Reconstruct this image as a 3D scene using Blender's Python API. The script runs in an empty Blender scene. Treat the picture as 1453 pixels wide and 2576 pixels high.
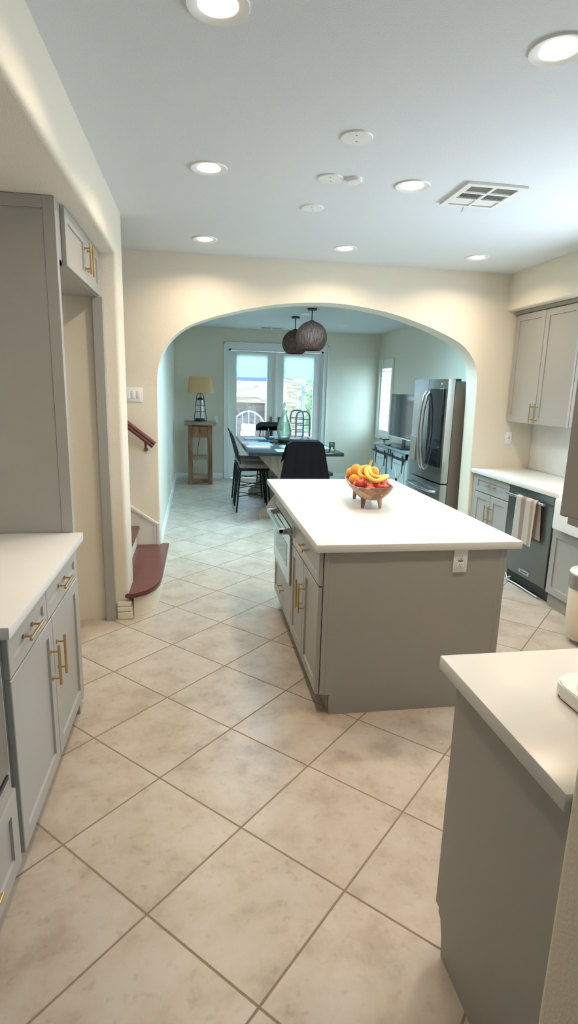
import bpy, bmesh, math, random
from mathutils import Vector, Matrix, Euler
random.seed(7)
sc = bpy.context.scene
C = sc.collection
PI = math.pi

# ------------------------------------------------------------------ materials
def srgb(r, g, b):
    f = lambda c: (c/255/12.92) if c/255 <= .04045 else ((c/255+.055)/1.055)**2.4
    return (f(r), f(g), f(b), 1)

def mat(name, col, rough=.5, metal=0, bump=None, noise=None, spec=.5, coat=0, aniso=0):
    m = bpy.data.materials.new(name); m.use_nodes = True
    nt = m.node_tree; b = nt.nodes['Principled BSDF']
    b.inputs['Base Color'].default_value = col
    b.inputs['Roughness'].default_value = rough
    b.inputs['Metallic'].default_value = metal
    b.inputs['Specular IOR Level'].default_value = spec
    b.inputs['Coat Weight'].default_value = coat
    g = nt.nodes.new('ShaderNodeNewGeometry')
    if noise:                       # (scale, amount, second colour)
        n = nt.nodes.new('ShaderNodeTexNoise'); n.inputs['Scale'].default_value = noise[0]
        n.inputs['Detail'].default_value = 5
        nt.links.new(g.outputs['Position'], n.inputs['Vector'])
        r = nt.nodes.new('ShaderNodeValToRGB')
        r.color_ramp.elements[0].position = .5-noise[1]; r.color_ramp.elements[1].position = .5+noise[1]
        r.color_ramp.elements[0].color = noise[2]; r.color_ramp.elements[1].color = col
        nt.links.new(n.outputs['Fac'], r.inputs['Fac']); nt.links.new(r.outputs['Color'], b.inputs['Base Color'])
    if bump:                        # (scale, strength)
        n = nt.nodes.new('ShaderNodeTexNoise'); n.inputs['Scale'].default_value = bump[0]
        n.inputs['Detail'].default_value = 3
        nt.links.new(g.outputs['Position'], n.inputs['Vector'])
        bp = nt.nodes.new('ShaderNodeBump'); bp.inputs['Strength'].default_value = bump[1]
        bp.inputs['Distance'].default_value = .004
        nt.links.new(n.outputs['Fac'], bp.inputs['Height']); nt.links.new(bp.outputs['Normal'], b.inputs['Normal'])
    return m

def emis(name, col, s):
    m = bpy.data.materials.new(name); m.use_nodes = True; nt = m.node_tree
    nt.nodes.clear(); o = nt.nodes.new('ShaderNodeOutputMaterial'); e = nt.nodes.new('ShaderNodeEmission')
    e.inputs[0].default_value = col; e.inputs[1].default_value = s; nt.links.new(e.outputs[0], o.inputs[0])
    return m

def wood(name, c1, c2, scale=(1, 1, 8), rough=.55, dist=4):
    m = bpy.data.materials.new(name); m.use_nodes = True; nt = m.node_tree; b = nt.nodes['Principled BSDF']
    g = nt.nodes.new('ShaderNodeNewGeometry'); mp = nt.nodes.new('ShaderNodeMapping')
    mp.inputs['Scale'].default_value = scale
    nt.links.new(g.outputs['Position'], mp.inputs['Vector'])
    n = nt.nodes.new('ShaderNodeTexNoise'); n.inputs['Scale'].default_value = dist; n.inputs['Detail'].default_value = 8
    n.inputs['Distortion'].default_value = .6
    nt.links.new(mp.outputs[0], n.inputs['Vector'])
    r = nt.nodes.new('ShaderNodeValToRGB'); r.color_ramp.elements[0].position = .35; r.color_ramp.elements[1].position = .65
    r.color_ramp.elements[0].color = c1; r.color_ramp.elements[1].color = c2
    nt.links.new(n.outputs['Fac'], r.inputs['Fac']); nt.links.new(r.outputs[0], b.inputs['Base Color'])
    b.inputs['Roughness'].default_value = rough
    return m

def glass_thin(name, tint=(1, 1, 1, 1), gl=.08, rough=0.02):
    m = bpy.data.materials.new(name); m.use_nodes = True; nt = m.node_tree; nt.nodes.clear()
    o = nt.nodes.new('ShaderNodeOutputMaterial'); t = nt.nodes.new('ShaderNodeBsdfTransparent'); t.inputs[0].default_value = tint
    g = nt.nodes.new('ShaderNodeBsdfGlossy'); g.inputs['Roughness'].default_value = rough
    lw = nt.nodes.new('ShaderNodeLayerWeight'); lw.inputs[0].default_value = .3
    mu = nt.nodes.new('ShaderNodeMath'); mu.operation = 'MULTIPLY_ADD'; mu.inputs[1].default_value = .5; mu.inputs[2].default_value = gl
    x = nt.nodes.new('ShaderNodeMixShader')
    nt.links.new(lw.outputs['Facing'], mu.inputs[0]); nt.links.new(mu.outputs[0], x.inputs[0])
    nt.links.new(t.outputs[0], x.inputs[1]); nt.links.new(g.outputs[0], x.inputs[2]); nt.links.new(x.outputs[0], o.inputs[0])
    return m

TILE = .4558; U0 = 1.4072; V0 = 1.1939
def floor_mat():
    m = bpy.data.materials.new('floor_tile'); m.use_nodes = True; nt = m.node_tree; b = nt.nodes['Principled BSDF']
    N = nt.nodes.new; L = nt.links.new
    g = N('ShaderNodeNewGeometry'); s = N('ShaderNodeSeparateXYZ'); L(g.outputs['Position'], s.inputs[0])
    wob = N('ShaderNodeTexNoise'); wob.inputs['Scale'].default_value = 45; L(g.outputs['Position'], wob.inputs['Vector'])
    def math_(op, a, c=None):
        n = N('ShaderNodeMath'); n.operation = op
        for i, v in enumerate((a, c)):
            if v is None: continue
            if isinstance(v, (int, float)): n.inputs[i].default_value = v
            else: L(v, n.inputs[i])
        return n.outputs[0]
    r2 = math.sqrt(.5)
    u = math_('ADD', math_('MULTIPLY', s.outputs[0], r2), math_('MULTIPLY', s.outputs[1], r2))
    v = math_('SUBTRACT', math_('MULTIPLY', s.outputs[1], r2), math_('MULTIPLY', s.outputs[0], r2))
    us = math_('DIVIDE', math_('SUBTRACT', u, U0-20*TILE), TILE); vs = math_('DIVIDE', math_('SUBTRACT', v, V0-20*TILE), TILE)
    def edge(t):
        f = math_('FRACT', t); return math_('MINIMUM', f, math_('SUBTRACT', 1, f))
    e = math_('MINIMUM', edge(us), edge(vs))
    e = math_('ADD', e, math_('MULTIPLY', math_('SUBTRACT', wob.outputs['Fac'], .5), .004))
    gr = N('ShaderNodeMapRange'); gr.inputs['From Min'].default_value = .0065; gr.inputs['From Max'].default_value = .0105
    L(e, gr.inputs['Value'])                                  # 0 in the grout, 1 on the tile
    cb = N('ShaderNodeCombineXYZ'); L(math_('FLOOR', us), cb.inputs[0]); L(math_('FLOOR', vs), cb.inputs[1])
    wn = N('ShaderNodeTexWhiteNoise'); wn.noise_dimensions = '3D'; L(cb.outputs[0], wn.inputs['Vector'])
    off = N('ShaderNodeVectorMath'); off.operation = 'MULTIPLY_ADD'; L(wn.outputs['Color'], off.inputs[0])
    off.inputs[1].default_value = (9, 9, 9); L(g.outputs['Position'], off.inputs[2])
    n1 = N('ShaderNodeTexNoise'); n1.inputs['Scale'].default_value = 5.5; n1.inputs['Detail'].default_value = 7; n1.inputs['Roughness'].default_value = .62
    L(off.outputs[0], n1.inputs['Vector'])
    cr = N('ShaderNodeValToRGB'); el = cr.color_ramp.elements
    el[0].position = .36; el[0].color = srgb(168, 154, 139); el[1].position = .62; el[1].color = srgb(192, 181, 169)
    k = el.new(.5); k.color = srgb(185, 172, 157)
    L(n1.outputs['Fac'], cr.inputs['Fac'])
    n2 = N('ShaderNodeTexNoise'); n2.inputs['Scale'].default_value = 26; n2.inputs['Detail'].default_value = 6; L(off.outputs[0], n2.inputs['Vector'])
    c2 = N('ShaderNodeValToRGB'); c2.color_ramp.elements[0].position = .27; c2.color_ramp.elements[1].position = .42
    c2.color_ramp.elements[0].color = (.72, .68, .64, 1); c2.color_ramp.elements[1].color = (1, 1, 1, 1)
    L(n2.outputs['Fac'], c2.inputs['Fac'])
    mx = N('ShaderNodeMix'); mx.data_type = 'RGBA'; mx.blend_type = 'MULTIPLY'; mx.inputs[0].default_value = .6
    L(cr.outputs[0], mx.inputs[6]); L(c2.outputs[0], mx.inputs[7])
    mg = N('ShaderNodeMix'); mg.data_type = 'RGBA'; L(gr.outputs[0], mg.inputs[0])
    mg.inputs[6].default_value = srgb(138, 118, 98); L(mx.outputs[2], mg.inputs[7])
    L(mg.outputs[2], b.inputs['Base Color'])
    b.inputs['Roughness'].default_value = .38
    rr = N('ShaderNodeMapRange'); rr.inputs['To Min'].default_value = .85; rr.inputs['To Max'].default_value = .34
    L(gr.outputs[0], rr.inputs['Value']); L(rr.outputs[0], b.inputs['Roughness'])
    bp = N('ShaderNodeBump'); bp.inputs['Strength'].default_value = .35; bp.inputs['Distance'].default_value = .003
    ad = math_('ADD', gr.outputs[0], math_('MULTIPLY', n2.outputs['Fac'], .25)); L(ad, bp.inputs['Height']); L(bp.outputs[0], b.inputs['Normal'])
    return m

def patch_wood():
    m = bpy.data.materials.new('patchwork_acacia'); m.use_nodes = True; nt = m.node_tree; b = nt.nodes['Principled BSDF']
    g = nt.nodes.new('ShaderNodeNewGeometry'); vo = nt.nodes.new('ShaderNodeTexVoronoi'); vo.inputs['Scale'].default_value = 19
    nt.links.new(g.outputs['Position'], vo.inputs['Vector'])
    sp = nt.nodes.new('ShaderNodeSeparateColor'); nt.links.new(vo.outputs['Color'], sp.inputs[0])
    r = nt.nodes.new('ShaderNodeValToRGB'); e = r.color_ramp.elements; r.color_ramp.interpolation = 'CONSTANT'
    e[0].color = srgb(120, 78, 58); e[1].position = .7; e[1].color = srgb(214, 172, 128)
    for p, c in ((.25, srgb(176, 132, 98)), (.5, srgb(146, 100, 78))):
        k = e.new(p); k.color = c
    nt.links.new(sp.outputs[0], r.inputs[0])
    n = nt.nodes.new('ShaderNodeTexNoise'); n.inputs['Scale'].default_value = 60; mp = nt.nodes.new('ShaderNodeMapping'); mp.inputs['Scale'].default_value = (1, 1, 5)
    nt.links.new(g.outputs['Position'], mp.inputs[0]); nt.links.new(mp.outputs[0], n.inputs['Vector'])
    mx = nt.nodes.new('ShaderNodeMix'); mx.data_type = 'RGBA'; mx.blend_type = 'MULTIPLY'; mx.inputs[0].default_value = .45
    nt.links.new(r.outputs[0], mx.inputs[6]); nt.links.new(n.outputs['Fac'], mx.inputs[7]); nt.links.new(mx.outputs[2], b.inputs['Base Color'])
    b.inputs['Roughness'].default_value = .4
    return m

def stone_mat(name, cols, scale, mort=srgb(150, 140, 128), stretch=(1, 1, 3)):
    m = bpy.data.materials.new(name); m.use_nodes = True; nt = m.node_tree; b = nt.nodes['Principled BSDF']
    g = nt.nodes.new('ShaderNodeNewGeometry'); mp = nt.nodes.new('ShaderNodeMapping'); mp.inputs['Scale'].default_value = stretch
    nt.links.new(g.outputs['Position'], mp.inputs[0])
    vo = nt.nodes.new('ShaderNodeTexVoronoi'); vo.inputs['Scale'].default_value = scale; nt.links.new(mp.outputs[0], vo.inputs['Vector'])
    sp = nt.nodes.new('ShaderNodeSeparateColor'); nt.links.new(vo.outputs['Color'], sp.inputs[0])
    r = nt.nodes.new('ShaderNodeValToRGB'); r.color_ramp.elements[0].color = cols[0]; r.color_ramp.elements[1].color = cols[1]
    nt.links.new(sp.outputs[0], r.inputs[0])
    ve = nt.nodes.new('ShaderNodeTexVoronoi'); ve.feature = 'DISTANCE_TO_EDGE'; ve.inputs['Scale'].default_value = scale; nt.links.new(mp.outputs[0], ve.inputs['Vector'])
    mr = nt.nodes.new('ShaderNodeMapRange'); mr.inputs['From Max'].default_value = .08; nt.links.new(ve.outputs['Distance'], mr.inputs['Value'])
    mx = nt.nodes.new('ShaderNodeMix'); mx.data_type = 'RGBA'; nt.links.new(mr.outputs[0], mx.inputs[0]); mx.inputs[6].default_value = mort
    nt.links.new(r.outputs[0], mx.inputs[7]); nt.links.new(mx.outputs[2], b.inputs['Base Color']); b.inputs['Roughness'].default_value = .9
    return m

def stripe_mat():
    m = bpy.data.materials.new('striped_towel'); m.use_nodes = True; nt = m.node_tree; b = nt.nodes['Principled BSDF']
    tc = nt.nodes.new('ShaderNodeNewGeometry'); s = nt.nodes.new('ShaderNodeSeparateXYZ'); nt.links.new(tc.outputs['Position'], s.inputs[0])
    mr = nt.nodes.new('ShaderNodeMapRange'); mr.inputs['From Min'].default_value = 4.285; mr.inputs['From Max'].default_value = 4.0
    nt.links.new(s.outputs[1], mr.inputs['Value'])
    r = nt.nodes.new('ShaderNodeValToRGB'); r.color_ramp.interpolation = 'CONSTANT'; e = r.color_ramp.elements
    W_, B_, T_ = srgb(240, 234, 226), srgb(196, 170, 150), srgb(214, 190, 166)
    e[0].color = W_; e[1].position = .26; e[1].color = B_
    for p, c in ((.5, W_), (.74, T_), (.9, W_)):
        k = e.new(p); k.color = c
    nt.links.new(mr.outputs[0], r.inputs[0]); nt.links.new(r.outputs[0], b.inputs['Base Color'])
    b.inputs['Roughness'].default_value = .95
    w = nt.nodes.new('ShaderNodeTexWave'); w.inputs['Scale'].default_value = 90; w.bands_direction = 'Z'; nt.links.new(tc.outputs['Position'], w.inputs['Vector'])
    bp = nt.nodes.new('ShaderNodeBump'); bp.inputs['Strength'].default_value = .3; bp.inputs['Distance'].default_value = .002
    nt.links.new(w.outputs['Fac'], bp.inputs['Height']); nt.links.new(bp.outputs[0], b.inputs['Normal'])
    return m

M = {}
M['wall'] = mat('cream_paint', srgb(231, 222, 204), .55, bump=(160, .35))
M['ceil'] = mat('white_ceiling_paint', srgb(222, 227, 230), .8, bump=(220, .3))
M['trimw'] = mat('white_trim_paint', srgb(236, 235, 230), .4)
M['trimc'] = mat('cream_trim_paint', srgb(238, 230, 212), .45)
M['floor'] = floor_mat()
M['cab'] = mat('grey_cabinet_paint', srgb(163, 161, 156), .38)
M['cabdark'] = mat('grey_toe_kick', srgb(150, 146, 138), .6)
M['gap'] = mat('cabinet_shadow_gap', srgb(60, 55, 50), .9)
M['quartz'] = mat('white_quartz', srgb(230, 228, 225),   .28, noise=(3, .3, srgb(225, 223, 219)))
M['gold'] = mat('brushed_gold', srgb(206, 172, 116), .3, 1)
M['steel'] = mat('stainless_steel', srgb(190, 192, 192), .24, 1)
M['dsteel'] = mat('dark_slate_steel', srgb(112, 116, 114), .32, .85)
M['black'] = mat('black_plastic', srgb(28, 28, 30), .4)
M['bglass'] = mat('dark_glass', srgb(24, 26, 30), .06, spec=.8)
M['bmetal'] = mat('black_metal', srgb(30, 34, 38), .32, .6)
M['white'] = mat('white_plastic', srgb(240, 240, 238), .35)
M['enamel'] = mat('white_fireclay', srgb(240, 240, 240), .15)
M['mahog'] = wood('mahogany', srgb(92, 46, 40), srgb(104, 54, 46), (2, 14, 6), .3, 2)
M['rustic'] = wood('rustic_pine', srgb(112, 72, 50), srgb(156, 108, 78), (3, 3, .5), .7)
M['rustic2'] = wood('weathered_plank', srgb(120, 100, 82), srgb(170, 142, 114), (.6, 3, 3), .7)
M['tabletop'] = wood('dark_table_top', srgb(38, 44, 50), srgb(58, 64, 70), (1, 8, 1), .13)
M['greywash'] = wood('whitewashed_wood', srgb(150, 140, 128), srgb(186, 178, 166), (3, 1, 1), .6)
M['shade'] = mat('tan_lamp_shade', srgb(214, 176, 128), .9, bump=(400, .4))
M['rattan'] = None
M['jacket'] = mat('black_cloth', srgb(30, 29, 34), .95, bump=(300, .5))
M['cushion'] = mat('grey_cushion', srgb(138, 124, 120), .9, bump=(250, .4))
M['orange'] = mat('orange_peel', srgb(240, 158, 44), .42, bump=(500, .5))
M['apple'] = mat('red_apple', srgb(184, 40, 52), .22, noise=(38, .2, srgb(214, 96, 72)))
M['peach'] = mat('blush_apple', srgb(224, 96, 62), .3, noise=(30, .2, srgb(232, 140, 80)))
M['banana'] = mat('banana_peel', srgb(244, 200, 98), .45, noise=(18, .12, srgb(236, 188, 84)))
M['bstem'] = mat('banana_stem', srgb(170, 142, 70), .6)
M['stemb'] = mat('brown_stem', srgb(78, 56, 32), .8)
M['bowl'] = patch_wood()
M['towel'] = stripe_mat()
M['tan'] = mat('beige_enamel', srgb(222, 208, 184), .4)
M['bandg'] = mat('grey_band', srgb(150, 144, 136), .35, .5)
M['vent'] = mat('vent_white', srgb(232, 232, 228), .5)
M['ventd'] = mat('vent_recess', srgb(96, 88, 76), .8)
M['glass'] = glass_thin('window_glass', (.96, .99, 1, 1))
M['vase'] = None
M['mat_'] = mat('pale_placemat', srgb(170, 188, 196), .6)
M['tray'] = wood('walnut_tray', srgb(52, 38, 32), srgb(84, 60, 48), (4, 4, 1), .4)
M['cup'] = mat('grey_ceramic', srgb(104, 112, 118), .4)
M['carton'] = mat('dark_carton', srgb(24, 52, 50), .4)
M['cartong'] = mat('yellow_green_print', srgb(178, 186, 70), .5)
M['cartonp'] = mat('pale_print', srgb(196, 200, 186), .5)
M['galv'] = mat('grey_painted_wood', srgb(152, 166, 168), .6)
M['barnw'] = mat('white_barn_door_paint', srgb(214, 218, 214), .6)
M['iron'] = mat('dark_iron', srgb(44, 54, 56), .5, .4)
M['tvs'] = mat('tv_screen', srgb(40, 46, 50), .07, spec=.9)
M['patio'] = mat('patio_concrete', srgb(200, 194, 184), .9, noise=(4, .3, srgb(180, 174, 166)))
M['ledge'] = stone_mat('ledge_stone', (srgb(150, 132, 112), srgb(206, 190, 168)), 5, stretch=(1, 1, 4))
M['flag'] = stone_mat('flagstone', (srgb(104, 100, 102), srgb(150, 142, 138)), 4, stretch=(1, 1, 1))
M['leaf'] = mat('green_leaves', srgb(150, 176, 138), .6, noise=(8, .25, srgb(116, 150, 112)))
M['bark'] = mat('bark', srgb(140, 124, 104), .9)
M['umb'] = mat('blue_canvas', srgb(70, 88, 170), .9)
M['greypost'] = mat('grey_post', srgb(128, 140, 158), .5)
M['cushw'] = mat('white_cushion', srgb(225, 225, 228), .9)
M['hill'] = mat('dry_hillside', srgb(170, 178, 150), .95, noise=(1.5, .2, srgb(120, 150, 110)))

def translucent():
    m = bpy.data.materials.new('roller_shade_fabric'); m.use_nodes = True; nt = m.node_tree; nt.nodes.clear()
    o = nt.nodes.new('ShaderNodeOutputMaterial'); d = nt.nodes.new('ShaderNodeBsdfDiffuse'); t = nt.nodes.new('ShaderNodeBsdfTranslucent')
    d.inputs[0].default_value = (.75, .78, .76, 1); t.inputs[0].default_value = (.8, .86, .85, 1)
    x = nt.nodes.new('ShaderNodeMixShader'); x.inputs[0].default_value = .5
    nt.links.new(d.outputs[0], x.inputs[1]); nt.links.new(t.outputs[0], x.inputs[2]); nt.links.new(x.outputs[0], o.inputs[0])
    return m
M['blind'] = translucent()

def rattan():
    m = bpy.data.materials.new('woven_brown_cane'); m.use_nodes = True; nt = m.node_tree; b = nt.nodes['Principled BSDF']
    tc = nt.nodes.new('ShaderNodeTexCoord')
    mp = nt.nodes.new('ShaderNodeMapping'); mp.inputs['Scale'].default_value = (30, 30, 3)
    n = nt.nodes.new('ShaderNodeTexNoise'); n.inputs['Scale'].default_value = 2.5; n.inputs['Detail'].default_value = 4
    nt.links.new(tc.outputs['Object'], mp.inputs[0]); nt.links.new(mp.outputs[0], n.inputs['Vector'])
    r = nt.nodes.new('ShaderNodeValToRGB'); r.color_ramp.elements[0].position = .38; r.color_ramp.elements[1].position = .6
    r.color_ramp.elements[0].color = srgb(58, 38, 32); r.color_ramp.elements[1].color = srgb(108, 74, 60)
    nt.links.new(n.outputs['Fac'], r.inputs[0]); nt.links.new(r.outputs[0], b.inputs['Base Color']); b.inputs['Roughness'].default_value = .75
    bp = nt.nodes.new('ShaderNodeBump'); bp.inputs['Strength'].default_value = .6; bp.inputs['Distance'].default_value = .005
    nt.links.new(n.outputs['Fac'], bp.inputs['Height']); nt.links.new(bp.outputs[0], b.inputs['Normal'])
    return m
M['rattan'] = rattan()
def vase_mat():
    m = bpy.data.materials.new('green_bottle_glass'); m.use_nodes = True; nt = m.node_tree; nt.nodes.clear()
    o = nt.nodes.new('ShaderNodeOutputMaterial'); t = nt.nodes.new('ShaderNodeBsdfTransparent'); t.inputs[0].default_value = (.9, .985, .97, 1)
    g = nt.nodes.new('ShaderNodeBsdfGlossy'); g.inputs['Roughness'].default_value = .03
    d = nt.nodes.new('ShaderNodeBsdfRefraction'); d.inputs['Color'].default_value = (.86, .98, .96, 1); d.inputs['IOR'].default_value = 1.12
    lw = nt.nodes.new('ShaderNodeLayerWeight'); lw.inputs[0].default_value = .35
    x0 = nt.nodes.new('ShaderNodeMixShader'); x0.inputs[0].default_value = .5
    x = nt.nodes.new('ShaderNodeMixShader')
    nt.links.new(t.outputs[0], x0.inputs[1]); nt.links.new(d.outputs[0], x0.inputs[2])
    nt.links.new(lw.outputs['Facing'], x.inputs[0]); nt.links.new(x0.outputs[0], x.inputs[1]); nt.links.new(g.outputs[0], x.inputs[2]); nt.links.new(x.outputs[0], o.inputs[0])
    return m
M['vase'] = vase_mat()
M['lampon'] = emis('lit_lens', (1, .93, .8, 1), 14)

# ------------------------------------------------------------------ mesh helpers (all in world coordinates)
def bm_(): return bmesh.new()
def box(bm, x0, x1, y0, y1, z0, z1, bev=0, seg=2):
    r = bmesh.ops.create_cube(bm, size=1)
    vs = r['verts']
    for v in vs:
        v.co = Vector(((x0+x1)/2+v.co.x*(x1-x0), (y0+y1)/2+v.co.y*(y1-y0), (z0+z1)/2+v.co.z*(z1-z0)))
    if bev:
        es = list({e for v in vs for e in v.link_edges})
        bmesh.ops.bevel(bm, geom=es, offset=bev, segments=seg, affect='EDGES', profile=.5)
    return bm
def tube(bm, pts, r, n=8, cap=True, closed=False):
    pts = [Vector(p) for p in pts]; rs = r if isinstance(r, (list, tuple)) else [r]*len(pts)
    rings = []; up = None
    for i, p in enumerate(pts):
        if closed: t = pts[(i+1) % len(pts)]-pts[i-1]
        else: t = (pts[min(i+1, len(pts)-1)]-pts[max(i-1, 0)])
        t.normalize()
        if up is None:
            up = Vector((0, 0, 1)) if abs(t.z) < .9 else Vector((1, 0, 0))
        a = t.cross(up)
        if a.length < 1e-4: a = t.cross(Vector((0, 1, 0)))
        a.normalize(); b = a.cross(t).normalized(); up = b
        rings.append([bm.verts.new(p+(a*math.cos(k*2*PI/n)+b*math.sin(k*2*PI/n))*rs[i]) for k in range(n)])
    m = len(rings)
    for i in range(m if closed else m-1):
        A, B = rings[i], rings[(i+1) % m]
        for k in range(n):
            bm.faces.new((A[k], A[(k+1) % n], B[(k+1) % n], B[k]))
    if cap and not closed:
        bm.faces.new(list(reversed(rings[0]))); bm.faces.new(rings[-1])
    return bm
def lathe(bm, prof, c=(0, 0, 0), n=32, axis='Z', capb=True, capt=True):
    c = Vector(c); rings = []
    for r, h in prof:
        ring = []
        for k in range(n):
            a = 2*PI*k/n
            if axis == 'Z': v = Vector((r*math.cos(a), r*math.sin(a), h))
            elif axis == 'X': v = Vector((h, r*math.cos(a), r*math.sin(a)))
            else: v = Vector((r*math.cos(a), h, r*math.sin(a)))
            ring.append(bm.verts.new(c+v))
        rings.append(ring)
    for i in range(len(rings)-1):
        A, B = rings[i], rings[i+1]
        for k in range(n): bm.faces.new((A[k], A[(k+1) % n], B[(k+1) % n], B[k]))
    if capb: bm.faces.new(list(reversed(rings[0])))
    if capt: bm.faces.new(rings[-1])
    return bm
def prism(bm, poly, axis, a0, a1, bev=0):
    """poly: 2D points in the two other axes (X: y,z / Y: x,z / Z: x,y), extruded a0..a1"""
    def P(u, v, w): return {'X': (w, u, v), 'Y': (u, w, v), 'Z': (u, v, w)}[axis]
    A = [bm.verts.new(P(u, v, a0)) for u, v in poly]; B = [bm.verts.new(P(u, v, a1)) for u, v in poly]
    fs = [bm.faces.new(A), bm.faces.new(list(reversed(B)))]
    n = len(poly)
    for i in range(n): fs.append(bm.faces.new((A[i], B[i], B[(i+1) % n], A[(i+1) % n])))
    if bev:
        es = [e for f in fs[:2] for e in f.edges]
        bmesh.ops.bevel(bm, geom=list(set(es)), offset=bev, segments=2, affect='EDGES')
    return bm
def sphere(bm, c, r, sub=3, sc_=(1, 1, 1)):
    g = bmesh.ops.create_icosphere(bm, subdivisions=sub, radius=r)
    for v in g['verts']: v.co = Vector(c)+Vector((v.co.x*sc_[0], v.co.y*sc_[1], v.co.z*sc_[2]))
    return bm

REG = {}
def world(o):
    m = o.matrix_basis.copy()
    return world(o.parent) @ m if o.parent else m
def obj(name, bm, m, parent=None, smooth=None, label=None):
    """links a bmesh built in world coordinates as ONE mesh object under parent"""
    bmesh.ops.recalc_face_normals(bm, faces=bm.faces)
    if parent: bmesh.ops.transform(bm, matrix=world(parent).inverted(), verts=bm.verts)
    me = bpy.data.meshes.new(name); bm.to_mesh(me); bm.free()
    if smooth is None: smooth = True
    if smooth:
        for p in me.polygons: p.use_smooth = True
        me.set_sharp_from_angle(angle=math.radians(38))
    me.materials.append(m)
    o = bpy.data.objects.new(name, me); C.objects.link(o)
    if parent: o.parent = parent
    if label: o['label'] = label
    return o
def thing(name, label, cat, loc=(0, 0, 0), rz=0, group=None):
    o = bpy.data.objects.new(name, None); C.objects.link(o); o.location = loc; o.rotation_euler = (0, 0, rz)
    o.empty_display_size = .1; o['label'] = label; o['category'] = cat
    if group: o['group'] = group
    return o
def tag(o, label, cat, group=None):
    o['label'] = label; o['category'] = cat
    if group: o['group'] = group
    return o
def struct(name, bm, m, parent=None, smooth=None):
    o = obj(name, bm, m, parent, smooth)
    if not parent: o['kind'] = 'structure'
    return o
def sroot(name, loc=(0, 0, 0)):
    o = bpy.data.objects.new(name, None); C.objects.link(o); o.location = loc; o['kind'] = 'structure'; return o
def dup(o, parent=None):
    c = o.copy(); C.objects.link(c)
    if parent is not None: c.parent = parent
    for ch in list(o.children): dup(ch, c)
    return c
def text(name, s, size, mtx, m, parent=None, ext=.0005):
    cu = bpy.data.curves.new(name, 'FONT'); cu.body = s; cu.size = size; cu.extrude = ext; cu.align_x = 'CENTER'; cu.align_y = 'CENTER'
    t = bpy.data.objects.new('tmp', cu); C.objects.link(t)
    dg = bpy.context.evaluated_depsgraph_get(); me = bpy.data.meshes.new_from_object(t.evaluated_get(dg))
    bpy.data.objects.remove(t); bm = bmesh.new(); bm.from_mesh(me); bmesh.ops.transform(bm, matrix=mtx, verts=bm.verts)
    return obj(name, bm, m, parent, smooth=False)

# ------------------------------------------------------------------ room shell
ZC, ZD = 2.736, 2.64
YA, YA2, YB = 5.216, 5.44, 10.3
XR, XL = 3.31, -1.25
XDL = -.39
struct('floor', box(bm_(), -4, XR+.2, -2.7, 10.42, -.1, 0), M['floor'])
struct('ceiling', box(bm_(), -4, XR+.2, -2.7, YA+.1, ZC, ZC+.12), M['ceil'])
bm = bm_()
SX0, SX1, SY0, SY1 = .35, 2.45, 5.72, 6.85          # opening for the added skylight, out of view
for a in ((XDL-.1, SX0, YA2-.1, YB+.12), (SX1, XR+.2, YA2-.1, YB+.12), (SX0, SX1, YA2-.1, SY0), (SX0, SX1, SY1, YB+.12)): box(bm, *a, ZD, ZD+.12)
struct('ceiling', bm, M['ceil'])
w4 = sroot('added_skylight', (1.4, 6.3, ZD+.12)); bm = bm_()  # skylight added out of view to brighten the dining room
for a in ((SX0-.05, SX0, SY0-.05, SY1+.05), (SX1, SX1+.05, SY0-.05, SY1+.05), (SX0, SX1, SY0-.05, SY0), (SX0, SX1, SY1, SY1+.05)): box(bm, *a, ZD+.12, ZD+.2)
struct('window_frame', bm, M['trimw'], w4); struct('glass', box(bm_(), SX0, SX1, SY0, SY1, ZD+.15, ZD+.155), M['glass'], w4)

# arch wall between kitchen and dining room
arch = [(-.346, 1.60), (-.338, 1.76), (-.309, 1.872), (-.236, 2.009), (-.094, 2.134), (.119, 2.223), (.333, 2.284), (.513, 2.326), (.755, 2.369),
        (1.005, 2.391), (1.258, 2.396), (1.517, 2.373), (1.781, 2.33), (2.053, 2.257), (2.238, 2.194), (2.43, 2.111), (2.53, 2.04), (2.615, 1.934), (2.652, 1.824), (2.668, 1.66)]
def catmull(P, n=4):
    out = []
    for i in range(len(P)-1):
        p0 = Vector(P[max(i-1, 0)]); p1 = Vector(P[i]); p2 = Vector(P[i+1]); p3 = Vector(P[min(i+2, len(P)-1)])
        for k in range(n):
            t = k/n; out.append(tuple(.5*((2*p1)+(p2-p0)*t+(2*p0-5*p1+4*p2-p3)*t*t+(3*p1-p0-3*p2+p3)*t**3)))
    return out+[tuple(P[-1])]
A2 = catmull(arch)
jr, jl = 2.69, -.346
poly = [(-4, 0), (-4, ZC), (XR+.15, ZC), (XR+.15, 0), (jr, 0)]+list(reversed(A2))+[(jl, 0)]
bm = bm_(); prism(bm, poly, 'Y', YA, YA2)
opening = set((round(x, 4), round(z, 4)) for x, z in [(jr, 0), (jl, 0)]+A2)
es = [e for e in bm.edges if abs(e.verts[0].co.y-e.verts[1].co.y) < 1e-6 and all((round(v.co.x, 4), round(v.co.z, 4)) in opening for v in e.verts)
      and not (e.verts[0].co.z < .001 and e.verts[1].co.z < .001)]
bmesh.ops.bevel(bm, geom=es, offset=.022, segments=4, affect='EDGES', profile=.5)
struct('wall_arch', bm, M['wall'])

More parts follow.
